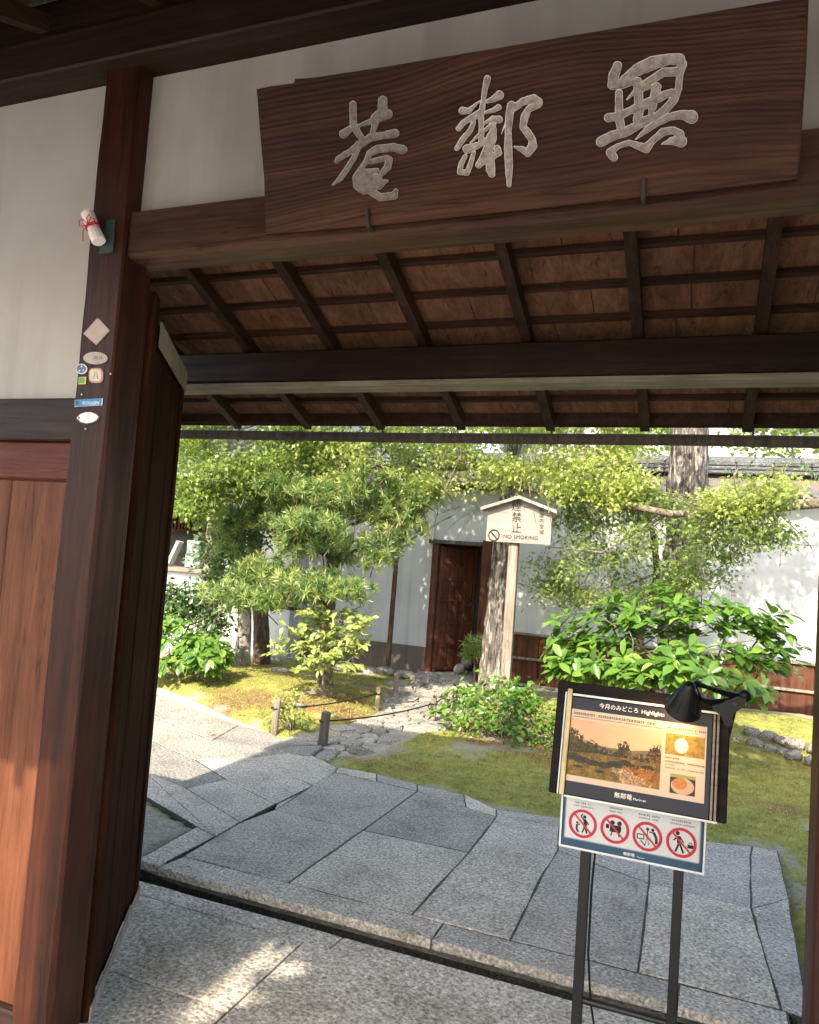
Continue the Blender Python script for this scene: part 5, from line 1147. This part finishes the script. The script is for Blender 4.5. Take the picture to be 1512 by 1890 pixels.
def single_leaves(parent, pos, ax, nr, size, tmpl, mat, limit=300, name='leaf'):
    """the leaves nearest the viewer as objects of their own that share meshes, the rest as one part"""
    order = np.argsort(np.linalg.norm(pos-np.array([0, 0, CAMH]), axis=1)-2.0*size); near_, rest = order[:limit], order[limit:]
    key = (mat, id(tmpl))
    if key not in LM:
        LM[key] = []
        for v in range(6):
            tv = tmpl[0].copy(); tv[:, 2] += -.10*tv[:, 0]**2*rng.uniform(-.5, 3.2)+.04*np.abs(tv[:, 1])/.19*rng.uniform(-.6, 1.2); tv[:, 1] *= rng.uniform(.85, 1.2)
            LM[key].append(np_mesh('leaf', tv, np.array(tmpl[1]), mat, rnd=np.full(len(tv), v/6*.55), smooth=True))
    axu = unit(ax); ac = unit(np.cross(nr, axu)); nn = np.cross(axu, ac)
    for i in near_:
        o = bpy.data.objects.new(name, LM[key][rng.integers(6)]); COL.objects.link(o); s_ = float(size[i])
        M = Matrix(((axu[i][0], ac[i][0], nn[i][0]), (axu[i][1], ac[i][1], nn[i][1]), (axu[i][2], ac[i][2], nn[i][2])))
        o.rotation_mode = 'QUATERNION'; o.rotation_quaternion = M.to_quaternion(); o.location = Vector(pos[i]); o.scale = (s_, s_, s_); adopt(o, parent)
    if len(rest): leaf_object('foliage', pos[rest], ax[rest], nr[rest], size[rest], tmpl, mat, parent, rnd=rng.random(len(rest))*.6)
def whorls(centres, dirs, per, droop=.25):
    k = np.repeat(np.arange(len(centres)), per); n = len(k); a = np.tile(np.arange(per)*2*math.pi/per, len(centres))+rng.normal(0, .25, n)
    d = unit(dirs)[k]; u_ = unit(np.cross(d, unit(rng.normal(size=(len(centres), 3)))[k])); w_ = np.cross(d, u_)
    rad = u_*np.cos(a)[:, None]+w_*np.sin(a)[:, None]; ax = unit(rad+d*rng.uniform(.0, .75, n)[:, None]-np.array([0, 0, droop])); nr = unit(d*1.0+np.array([0, 0, .7])+rng.normal(0, .25, (n, 3)))
    return centres[k]+d*(rng.random(n)*.03)[:, None]+rad*.01, ax, nr

# the maple whose long limb reaches across
mt_ = thing('maple_tree', 'yellow green maple with a long mossy limb reaching across the garden', 'tree', (1.9, 7.6, 0))
rough_trunk('trunk', [(1.9, 7.6, -.1), (1.85, 7.55, .9), (1.6, 7.4, 1.7), (1.45, 7.35, 2.3), (1.7, 7.3, 3.4), (1.9, 7.2, 4.8)], [.20, .15, .13, .12, .09, .05], 'grey_bark', mt_, 14, .08, 5)
LB = 7.15
lp = [at(x, y, LB) for x, y in ((1590, 925), (1512, 927), (1417, 939), (1325, 952), (1240, 945), (1140, 934), (974, 902), (885, 892), (773, 869), (715, 815), (690, 770))]
limb('limb', lp, .050, .010, 'twig', mt_, 10)
limb('branch', [lp[5], at(1090, 870, LB), at(1060, 800, LB+.1)], .018, .006, 'twig', mt_); limb('branch', [lp[7], at(850, 840, LB-.1), at(830, 790, LB-.2)], .018, .006, 'twig', mt_); limb('branch', [lp[1], at(1450, 900, LB), at(1380, 905, LB-.1), at(1330, 925, LB-.2)], .016, .004, 'grey_bark', mt_)
limb('branch', [lp[4], at(1180, 980, LB+.1), at(1110, 1020, LB+.1), at(1010, 1010, LB)], .016, .004, 'twig', mt_)
padsB = [px_pad(*a) for a in ((690, 820, 80, 55, 7.1), (770, 835, 90, 60, 7.1), (870, 830, 95, 52, 7.2), (980, 835, 100, 50, 7.2), (1060, 872, 85, 40, 7.2), (745, 905, 40, 26, 7.2), (930, 870, 60, 26, 7.0), (1130, 850, 60, 40, 7.3), (640, 870, 40, 30, 7.2), (1100, 800, 80, 26, 7.4), (900, 790, 120, 24, 7.4), (820, 893, 45, 12, 7.0), (1060, 900, 40, 16, 7.1), (1110, 912, 55, 22, 7.2), (1160, 890, 40, 26, 7.2), (760, 900, 50, 30, 7.2),
      (1350, 928, 50, 12, 7.0), (1420, 905, 50, 9, 7.0))]
_, CB, DB = spray_crown('crown', lumpy(padsB, 0, (.17, .075), 7), 600, 34, .041, LEAF_MAPLE, 'maple_leaf', mt_, droop=.45)
twigs(mt_, CB[:150]+rng.normal(0, .22, (150, 3)), CB[:150], .005)
# the same tree higher up, over the garden: what dapples the wall
padsT = [((-.3+rng.normal(0, 1.5)-1.2, 6.9+rng.normal(0, .5), max(3.45, 3.9+rng.normal(0, .45))), (.75, .6, .22)) for k in range(34)]
padsT = [(np.array(c), np.array(r)) for c, r in padsT]
spray_crown('crown', padsT, 720, 34, .068, LEAF_MAPLE, 'maple_leaf', mt_, spr=(.22, .06))
limb('limb', [(1.75, 7.3, 3.3), (.8, 7.1, 3.8), (-.6, 6.9, 3.9), (-2.2, 6.8, 4.0)], .05, .012, 'grey_bark', mt_)
# small leaved maple standing in front of the wall
m2 = thing('slender_maple', 'slender maple with fine layered pale green sprays in front of the wall', 'tree', (-.55, 8.0, 0))
b0 = at(1170, 1290, 7.9)
rough_trunk('trunk', [np.array([b0[0], 7.9, -.1]), at(1180, 1180, 7.85), at(1215, 1060, 7.8), at(1205, 980, 7.75), at(1180, 900, 7.7)], [.05, .042, .034, .026, .014], 'brown_bark', m2, 10, .08, 4)
pads2 = [px_pad(*a) for a in ((1080, 990, 45, 32, 7.4), (1110, 1030, 85, 34, 7.5), (1030, 1050, 50, 22, 7.4), (1200, 1000, 75, 26, 7.3), (1270, 985, 80, 22, 7.2), (1345, 995, 85, 14, 7.1), (1410, 985, 45, 9, 7.1), (1180, 950, 55, 22, 7.4), (1240, 1045, 70, 20, 7.3), (1330, 1030, 60, 10, 7.2), (1080, 1090, 90, 28, 7.6), (1050, 950, 30, 24, 7.5), (1170, 1085, 70, 25, 7.6), (1330, 960, 60, 16, 7.2), (1250, 930, 60, 18, 7.3), (1400, 940, 50, 14, 7.1), (1130, 970, 60, 26, 7.4), (1290, 1070, 50, 18, 7.4), (1000, 1085, 40, 16, 7.5))]
_, C2, D2 = spray_crown('crown', lumpy(pads2, 0, (.15, .05), 7), 400, 30, .040, LEAF_MAPLE, 'maple_green', m2, spr=(.17, .04), tilt=.55, droop=.35)
twigs(m2, C2[:170]+rng.normal(0, .16, (170, 3)), C2[:170], .005)
for (x, y), (xx, yy) in (((1205, 1010), (1090, 1020)), ((1200, 1000), (1320, 1000)), ((1210, 1060), (1100, 1085)), ((1195, 960), (1110, 950)), ((1210, 1040), (1300, 1040))): limb('branch', [at(x, y, 7.75), at((x+xx)/2, (y+yy)/2+8, 7.6), at(xx, yy, 7.4)], .014, .004, 'twig', m2)
# maple at the house side
m3 = thing('bright_maple', 'bright yellow green maple hanging beside the house lattice', 'tree', gr(445, 1236)*np.array([1, 1, 0]))
tb = gr(447, 1238)
rough_trunk('trunk', [np.array([tb[0], tb[1], -.05]), at(452, 1150, tb[1]), at(450, 1060, tb[1]), at(425, 960, tb[1]), at(405, 880, tb[1]-.2), at(430, 780, tb[1]-.4)], [.105, .085, .07, .055, .045, .03], 'grey_bark', m3, 14, .08, 5)
pads3 = [px_pad(*a) for a in ((345, 830, 55, 45, 6.6), (400, 860, 75, 40, 6.6), (355, 900, 45, 30, 6.5), (345, 930, 28, 14, 6.5), (470, 830, 70, 38, 6.8), (550, 835, 60, 35, 7.0), (430, 905, 45, 18, 6.7), (610, 815, 60, 30, 7.1), (360, 790, 60, 30, 6.8), (520, 800, 60, 20, 7.0), (590, 850, 60, 40, 7.1), (480, 870, 50, 26, 6.9), (375, 930, 26, 16, 6.6), (420, 800, 90, 30, 7.0))]
_, C3, D3 = spray_crown('crown', lumpy(pads3, 0, (.17, .08), 7), 470, 34, .044, LEAF_MAPLE, 'maple_leaf', m3, droop=.5)
twigs(m3, C3[:90]+rng.normal(0, .2, (90, 3)), C3[:90], .005)
padsT3 = [(np.array((-4.6+rng.normal(0, 1.0), 6.7+rng.normal(0, .5), max(3.45, 3.9+rng.normal(0, .45)))), np.array((.7, .6, .22))) for k in range(24)]
spray_crown('crown', padsT3, 480, 34, .068, LEAF_MAPLE, 'maple_leaf', m3, spr=(.22, .06))

# podocarpus clipped in layers
pod = thing('podocarpus_tree', 'layered podocarpus with tufts of narrow leaves on a brown trunk', 'tree', gr(592, 1288)*np.array([1, 1, 0]))
tb = gr(592, 1290)
rough_trunk('trunk', [np.array([tb[0], tb[1]+.1, -.05]), at(600, 1200, tb[1]+.1), at(610, 1100, tb[1]+.1), at(617, 1000, tb[1]+.1), at(622, 930, tb[1]+.1), at(636, 850, tb[1]+.15)], [.085, .07, .062, .06, .055, .035], 'brown_bark', pod, 14, .1, 5)
padsP = [px_pad(*a) for a in ((435, 1098, 62, 24, 6.7), (500, 1108, 45, 20, 6.6), (590, 1072, 75, 24, 6.6), (655, 1088, 45, 16, 6.5), (560, 1000, 60, 26, 6.6), (540, 975, 50, 22, 6.6), (610, 985, 40, 20, 6.6), (545, 895, 70, 24, 6.8), (480, 945, 60, 30, 7.2), (650, 895, 50, 30, 6.7), (700, 880, 50, 28, 6.8), (735, 925, 50, 26, 6.9), (715, 1000, 50, 34, 7.0), (690, 1035, 40, 18, 6.9), (470, 1060, 55, 18, 7.0), (440, 1010, 40, 40, 7.3), (620, 930, 40, 20, 6.9), (760, 965, 35, 26, 7.0), (780, 905, 40, 24, 7.0), (600, 1085, 70, 14, 6.4), (570, 960, 60, 16, 6.4), (500, 1050, 60, 26, 7.1), (420, 960, 45, 26, 7.2), (640, 1010, 45, 26, 7.0), (540, 1085, 70, 30, 6.9), (590, 930, 70, 24, 7.1), (690, 950, 60, 26, 7.1), (480, 900, 60, 24, 7.2))]
CP = tuft_crown('crown', padsP, 1500, 32, .088, 'needle', pod)
twigs(pod, CP[:160]+rng.normal(0, .10, (160, 3))-np.array([0, 0, .10]), CP[:160], .006, 'brown_bark')
for c_, r_ in padsP[::2]:
    z_ = max(c_[2]-.12, .4); yy = tb[1]+.1
    limb('branch', [np.array([tb[0]+.03, yy, z_-.05]), (np.array([tb[0], yy, z_])+c_)/2+np.array([0, 0, -.03]), c_-np.array([0, 0, .05])], .026, .010, 'brown_bark', pod)
rt = thing('dark_trunk_tree', 'dark brown trunk standing beside the pale maple trunk', 'tree', gr(483, 1225)*np.array([1, 1, 0]))
tb = gr(483, 1226); rough_trunk('trunk', [np.array([tb[0], tb[1], -.05]), at(482, 1160, tb[1]), at(478, 1090, tb[1]), at(470, 1000, tb[1]), at(466, 900, tb[1])], [.12, .10, .09, .08, .06], 'brown_bark', rt, 14, .1, 6)
padsD = [px_pad(*a) for a in ((420, 1000, 45, 50, 7.7), (395, 1045, 40, 45, 7.5), (460, 985, 50, 40, 7.8), (640, 830, 70, 40, 7.8), (520, 870, 70, 40, 7.8), (480, 930, 60, 40, 7.9), (560, 940, 60, 30, 7.9), (700, 930, 60, 30, 8.0), (440, 1060, 45, 30, 7.8), (750, 860, 60, 40, 7.9))]
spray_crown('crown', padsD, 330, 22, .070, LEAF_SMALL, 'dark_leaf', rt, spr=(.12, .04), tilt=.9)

# cedars
c1 = thing('leaning_cedar', 'leaning cedar trunk with flaking grey bark behind the no smoking board', 'tree', gr(905, 1300)*np.array([1, 1, 0]))
rough_trunk('trunk', [at(897, 1325, 8.25)*np.array([1, 1, 0])+np.array([0, 0, -.08]), at(903, 1290, 8.25), at(912, 1200, 8.25), at(923, 1080, 8.25), at(933, 980, 8.25), at(949, 850, 8.25), at(975, 650, 8.25), at(1000, 400, 8.25)], [.20, .155, .128, .112, .095, .075, .06, .05], 'cedar_bark', c1, 36, .22, 11)
c2_ = thing('twin_cedar', 'thick old cedar that forks into two furrowed stems before the tiled wall', 'tree', (-.22, 8.85, 0))
CYd = 8.85
rough_trunk('trunk', [np.array([at(1245, 1290, CYd)[0], CYd, -.1]), at(1246, 1200, CYd), at(1252, 1080, CYd), at(1262, 1000, CYd), at(1266, 950, CYd)], [.22, .17, .155, .16, .17], 'cedar_bark', c2_, 36, .20, 11)
for a_, b_ in (((1250, 1257, 1262, 1270), .115), ((1283, 1287, 1287, 1283), .115)):
    rough_trunk('stem', [at(a_[0]+5, 985, CYd), at(a_[0], 930, CYd), at(a_[1], 860, CYd), at(a_[2], 780, CYd), at(a_[3], 500, CYd)], [.11, .115, .11, .105, .08], 'cedar_bark', c2_, 30, .22, 9)
def frond(org, d, L, mat, parent):
    d = unit(np.array(d, float)); n = 22; pos = []; ax = []; sd = unit(np.cross(d, np.array([0, 0, 1.0])+rng.normal(0, .3, 3)))
    for k in range(n):
        f = k/n; c = org+d*L*f+np.array([0, 0, -.35*L*f*f])
        for s_ in (-1, 1): pos.append(c); ax.append(sd*s_+d*.55+rng.normal(0, .08, 3)-np.array([0, 0, .15]))
    pos = np.array(pos); sz = np.array([L*.30*(1-.75*(i//2)/n) for i in range(2*n)]); o = leaf_object('frond', pos, np.array(ax), np.tile(np.array([0, -.3, 1.0]), (2*n, 1))+rng.normal(0, .15, (2*n, 3)), sz, LEAF_LINEAR, mat, parent, kind=None)
for (x, y, Y), d in (((850, 935, 7.6), (-1, -.2, -.2)), ((870, 945, 7.7), (-.8, -.4, -.5)), ((840, 950, 7.7), (-.9, 0, -.35)), ((1100, 1000, 7.9), (-.4, -.5, -.7)), ((1120, 1010, 7.9), (.3, -.4, -.8)), ((880, 930, 7.6), (-.5, -.3, -.8)), ((830, 930, 7.7), (-1, .1, -.05)), ((1060, 950, 7.8), (-.2, -.4, -.9)), ((820, 915, 7.8), (-.9, -.2, .05))):
    frond(at(x, y, Y), d, rng.uniform(.30, .46), 'frond', c1)
for (x, y, Y), d in (((1400, 840, 8.0), (-.5, -.3, -.6)), ((1430, 850, 8.0), (-.3, -.4, -.7)), ((1390, 870, 8.1), (-.7, -.2, -.5)), ((1230, 1040, 8.3), (-.3, -.4, -.8)), ((1290, 1000, 8.3), (.3, -.5, -.7)), ((1450, 830, 8.1), (.6, -.3, -.4)), ((1210, 900, 8.3), (-.6, -.4, -.4)), ((1480, 850, 8.1), (.5, -.3, -.5)), ((1340, 860, 8.2), (.6, -.3, -.3)), ((1260, 1090, 8.2), (.3, -.5, -.6)), ((1330, 1080, 8.2), (.8, -.4, -.2)), ((1210, 930, 8.4), (-.5, -.5, -.3)), ((1180, 960, 8.3), (-.5, -.5, -.6))):
    frond(at(x, y, Y), d, rng.uniform(.30, .5), 'frond', c2_)

# shrubs
def big_leaf_shrub(name, label, base, pads, nwh, per, size, mat, limit=300, stems=7, dark=False, droop=.3):
    t_ = thing(name, label, 'shrub', base); C_, _ = in_pads(pads, nwh); cen = np.mean([c for c, r in pads], axis=0)
    dirs = unit((C_-cen)*np.array([.8, .6, .4])+np.array([0, -.35, .9])+rng.normal(0, .25, C_.shape)); pos, ax, nr = whorls(C_, dirs, per, droop)
    sz = rng.uniform(.5, 1.25, len(pos))*size; single_leaves(t_, pos, ax, nr, sz, LEAF_OVAL, mat, limit)
    order = rng.permutation(len(C_))[:stems*4]; b = np.array(base); mb = []
    for i in range(stems):
        tgt = C_[order[i]]; limb('stem', [b+np.array([rng.normal(0, .06), rng.normal(0, .06), -.04]), b*.45+tgt*.55+np.array([rng.normal(0, .06), .05, -.12]), tgt], .014, .006, 'twig', t_)
    twigs(t_, [C_[order[i % stems]]*.5+C_[order[i]]*.5+np.array([0, .06, -.15]) for i in range(stems, stems*4)], [C_[order[i]] for i in range(stems, stems*4)], .006)
    return t_
pR = [px_pad(*a) for a in ((1060, 1170, 60, 40, 6.9), (1130, 1130, 75, 40, 7.0), (1100, 1210, 80, 35, 6.8), (1200, 1170, 80, 50, 6.8), (1290, 1140, 70, 45, 6.8), (1370, 1150, 70, 45, 6.7), (1430, 1160, 50, 45, 6.7), (1280, 1220, 75, 35, 6.5), (1370, 1215, 60, 35, 6.6), (1200, 1240, 70, 30, 6.5), (1320, 1255, 60, 18, 6.2), (1060, 1235, 45, 25, 6.6), (1250, 1100, 60, 25, 7.1), (1440, 1200, 35, 30, 6.6), (1440, 1245, 40, 22, 6.6), (1390, 1275, 45, 14, 6.4), (1150, 1250, 60, 20, 6.6), (1040, 1200, 40, 30, 6.9))]
bR = gr(1250, 1390); big_leaf_shrub('broad_leaf_shrub', 'large glossy broad leaved shrub behind the notice stand', (bR[0], bR[1]+.35, 0), pR, 215, 8, .135, 'broad_leaf', 300, 12)
pL = [px_pad(*a) for a in ((320, 1180, 50, 30, 6.5), (370, 1190, 45, 35, 6.5), (310, 1220, 45, 25, 6.4), (370, 1215, 40, 22, 6.4), (405, 1195, 25, 25, 6.6), (300, 1160, 40, 25, 6.7))]
bL = gr(345, 1256); big_leaf_shrub('rounded_shrub', 'rounded glossy green shrub at the corner of the paved path', (bL[0], bL[1], 0), pL, 92, 8, .125, 'broad_leaf', 300, 5, droop=.5)
pDk = [px_pad(*a) for a in ((320, 1105, 50, 25, 7.3), (370, 1120, 40, 30, 7.3), (300, 1135, 40, 25, 7.2), (400, 1150, 30, 30, 7.2))]
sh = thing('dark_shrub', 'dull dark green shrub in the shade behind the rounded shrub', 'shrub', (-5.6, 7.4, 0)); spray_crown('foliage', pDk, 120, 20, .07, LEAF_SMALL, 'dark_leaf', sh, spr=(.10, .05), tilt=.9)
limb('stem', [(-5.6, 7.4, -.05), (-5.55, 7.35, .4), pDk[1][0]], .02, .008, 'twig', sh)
# pale young camellia beside the podocarpus trunk
bS = gr(597, 1292); ps_ = thing('pale_leaved_shrub', 'small upright shrub with pale lime leaves at the podocarpus foot', 'shrub', (bS[0], bS[1], 0))
padS = [px_pad(*a) for a in ((600, 1140, 55, 22, 6.55), (650, 1150, 40, 22, 6.5), (570, 1170, 45, 20, 6.5), (620, 1185, 55, 22, 6.45), (660, 1190, 30, 20, 6.5), (540, 1205, 35, 14, 6.4), (600, 1215, 50, 18, 6.4), (570, 1235, 35, 14, 6.4), (520, 1200, 20, 8, 6.4), (640, 1225, 35, 16, 6.45))]
C_, _ = in_pads(padS, 130); od = unit(rng.normal(size=(130, 3))*np.array([1, .8, .5])+np.array([0, -.2, .3])); k = np.repeat(np.arange(130), 6); n = len(k); f = np.tile(np.linspace(0, 1, 6), 130)
sd_ = unit(np.cross(od, np.array([0, -.4, 1.0])[None]+rng.normal(0, .2, (130, 3))))[k]*np.where(np.arange(n) % 2 == 0, 1, -1)[:, None]
single_leaves(ps_, C_[k]+od[k]*(f*.13)[:, None], sd_*1.0+od[k]*.9+rng.normal(0, .15, (n, 3)), unit(np.array([0, -.45, 1.0])+rng.normal(0, .35, (n, 3))), rng.uniform(.055, .10, n), LEAF_OVAL, 'pale_leaf', 300)
rough_trunk('stem', [np.array([bS[0], bS[1], -.04]), at(598, 1255, bS[1]-.05), at(602, 1220, bS[1]-.15)], [.035, .02, .014], 'grey_bark', ps_, 10, .1, 4)
for i in range(9): limb('branch', [at(600, 1245-5*(i % 3), bS[1]-.1), (at(600, 1225, bS[1]-.1)+C_[i*13])/2+np.array([0, 0, -.03]), C_[i*13]], .009, .004, 'grey_bark', ps_)
twigs(ps_, C_-od*.12-np.array([0, 0, .02]), C_+od*.12, .003)
# nandina like low bush round the cedar foot
bN = gr(930, 1378); nb_ = thing('low_bush', 'low fine leaved bush round the foot of the leaning cedar', 'shrub', (bN[0], bN[1]+.2, 0))
padN = [px_pad(*a) for a in ((850, 1300, 35, 20, 6.6), (900, 1295, 45, 28, 6.5), (960, 1300, 45, 30, 6.4), (880, 1325, 40, 16, 6.4), (1000, 1320, 30, 30, 6.4), (940, 1335, 40, 16, 6.3), (990, 1360, 30, 25, 6.2), (860, 1280, 25, 14, 6.8), (960, 1275, 40, 16, 6.8), (1020, 1350, 25, 30, 6.3), (835, 1315, 20, 12, 6.5), (985, 1385, 22, 12, 6.1), (910, 1262, 40, 12, 6.9))]
_, CN, DN = spray_crown('foliage', padN, 110, 13, .062, LEAF_SMALL, 'broad_leaf', nb_, spr=(.15, .04), tilt=.8)
twigs(nb_, [np.array([bN[0]+rng.normal(0, .25), bN[1]+.3+rng.normal(0, .2), 0.0]) for _ in range(60)], CN[:60], .006)
# little plants
def small_plant(name, label, base, pads, nsp, per, size, mat, cat='plant', stem=True):
    t_ = thing(name, label, cat, base); _, cc_, _ = spray_crown('foliage', pads, nsp, per, size, LEAF_SMALL, mat, t_, spr=(.06, .02), tilt=.6)
    twigs(t_, [np.array(base)+np.array([rng.normal(0, .02), rng.normal(0, .02), -.02]) for _ in range(min(nsp, 10))], cc_[:10], .005); return t_
p = gr(542, 1350); small_plant('fence_plant', 'small lime green plant growing by the bamboo fence', (p[0], p[1], 0), [px_pad(528, 1300, 16, 20, p[1]), px_pad(548, 1325, 18, 14, p[1]), px_pad(515, 1325, 14, 14, p[1]), px_pad(545, 1282, 8, 6, p[1])], 34, 9, .048, 'pale_leaf')
p = np.array([at(877, 1245, 8.95)[0], 8.95, 0]); dp = thing('door_sapling', 'small round headed sapling beside the garden door', 'shrub', p)
CPs = tuft_crown('foliage', [px_pad(876, 1190, 22, 18, 8.9), px_pad(868, 1205, 14, 10, 8.9)], 42, 16, .11, 'needle', dp); limb('stem', [p, at(876, 1225, 8.95), at(875, 1200, 8.95)], .012, .008, 'twig', dp)
p = np.array([at(1140, 1270, 7.6)[0], 7.6, 0]); small_plant('fern_clump', 'light green arching clump under the broad leaved shrub', (p[0], p[1], 0), [px_pad(1140, 1250, 40, 16, 7.3), px_pad(1090, 1262, 30, 12, 7.2)], 60, 12, .07, 'pale_leaf')
# fallen leaves
n = 900; fx = rng.uniform(-4.9, 1.2, n); fy = rng.uniform(4.9, 8.6, n); ok = np.array([hard[int(round((x-x0)/gs)), int(round((y-y0)/gs))] < .5 or rng.random() < .12 for x, y in zip(fx, fy)]); fx, fy = fx[ok], fy[ok]; n = len(fx)
fz = np.array([max(ground_z(x, y), 0.0 if hard[int(round((x-x0)/gs)), int(round((y-y0)/gs))] > .5 else -1)+.008 for x, y in zip(fx, fy)])
lf = leaf_object('fallen_leaves', np.stack([fx, fy, fz], -1), np.stack([rng.normal(size=n), rng.normal(size=n), 0*fx], -1), np.array([0, 0, 1.0])+rng.normal(0, .25, (n, 3)), rng.uniform(.02, .045, n), LEAF_SMALL, 'dry_leaf', None); tag(lf, 'scattered brown fallen leaves on the moss', None, None, 'stuff')
# greenery beyond the wall
for i, (x, y, z, r) in enumerate(((-4.5, 13.0, 3.6, 1.8), (2.2, 12.6, 3.7, 1.7), (4.6, 12.5, 3.4, 1.6), (-7.5, 13.5, 3.9, 1.9), (-2.0, 12.8, 4.2, 1.5))):
    t_ = thing('background_tree', ['tall green tree behind the podocarpus beyond the wall', 'green tree beyond the wall past the twin cedar', 'light green tree at the far end of the tiled wall', 'green tree rising behind the house roof', 'green tree beyond the wall above the garden door'][i], 'tree', (x, y, 0), 'trees beyond the garden wall')
    rough_trunk('trunk', [(x, y, -.3), (x+.1, y, 1.5), (x, y, z)], [.16, .12, .06], 'brown_bark', t_, 10, .08, 4)
    pads = [(np.array((x, y, z))+rand_dirs(1)[0]*r*np.array([.8, .6, .6]), np.array([.6, .6, .35])*r*.7) for _ in range(12)]
    spray_crown('crown', pads, 260, 24, .11, LEAF_SMALL, 'maple_green', t_, spr=(.25, .10), tilt=.8)

# ------------------------------------------------------------------ across the street: unseen pole and tree added to shade passage and garden
up_ = thing('shade_pole', 'unseen grey pole added on the street side to cast shade', 'pole', (-1.88, -3.2, -.04))
mb = MB(); mb.tube([(-1.88, -3.2, -.05), (-1.88, -3.2, 4), (-1.88, -3.2, 9)], [.115, .105, .09], 16); mb.build('shaft', 'street_stone', up_, smooth=True)
mb = MB(); mb.box((-2.7, -3.25, 8.2), (-.9, -3.15, 8.3), .01); mb.build('crossarm', 'iron', up_)
stt = thing('shade_tree', 'unseen leafy tree added opposite the gate to cast shade', 'tree', (1.5, -3.0, -.04))
rough_trunk('trunk', [(1.5, -3.0, -.1), (1.45, -2.9, 1.6), (1.2, -2.6, 3.0), (.9, -2.4, 4.2)], [.2, .16, .12, .07], 'brown_bark', stt, 12, .08, 4)
padX = [(np.array((x, -2.1+rng.normal(0, .25), z)), np.array((.42, .5, .36))) for x in np.arange(-1.14, 2.6, .32) for z in (3.45, 3.95, 4.45)]  # crown placed to shade the floor beside a sunlit band
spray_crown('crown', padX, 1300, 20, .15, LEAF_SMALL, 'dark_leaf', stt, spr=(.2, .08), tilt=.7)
padY = [(np.array((rng.uniform(-1.7, 3.6), -3.0+rng.normal(0, .6), rng.uniform(7.4, 9.6))), np.array((.55, .5, .3))) for _ in range(17)]  # high pads added to dapple the garden ground
spray_crown('crown', padY, 230, 20, .15, LEAF_SMALL, 'dark_leaf', stt, spr=(.25, .08), tilt=.7)
limb('limb', [(.9, -2.4, 4.2), (.6, -2.8, 6.5), (0, -3.0, 8.5)], .07, .02, 'brown_bark', stt)
for x in (-.6, .3, 1.3, 2.2): limb('branch', [(1.3, -2.7, 2.6), ((1.3+x)/2, -2.4, 3.4), (x, -2.1, 4.0)], .05, .015, 'brown_bark', stt)
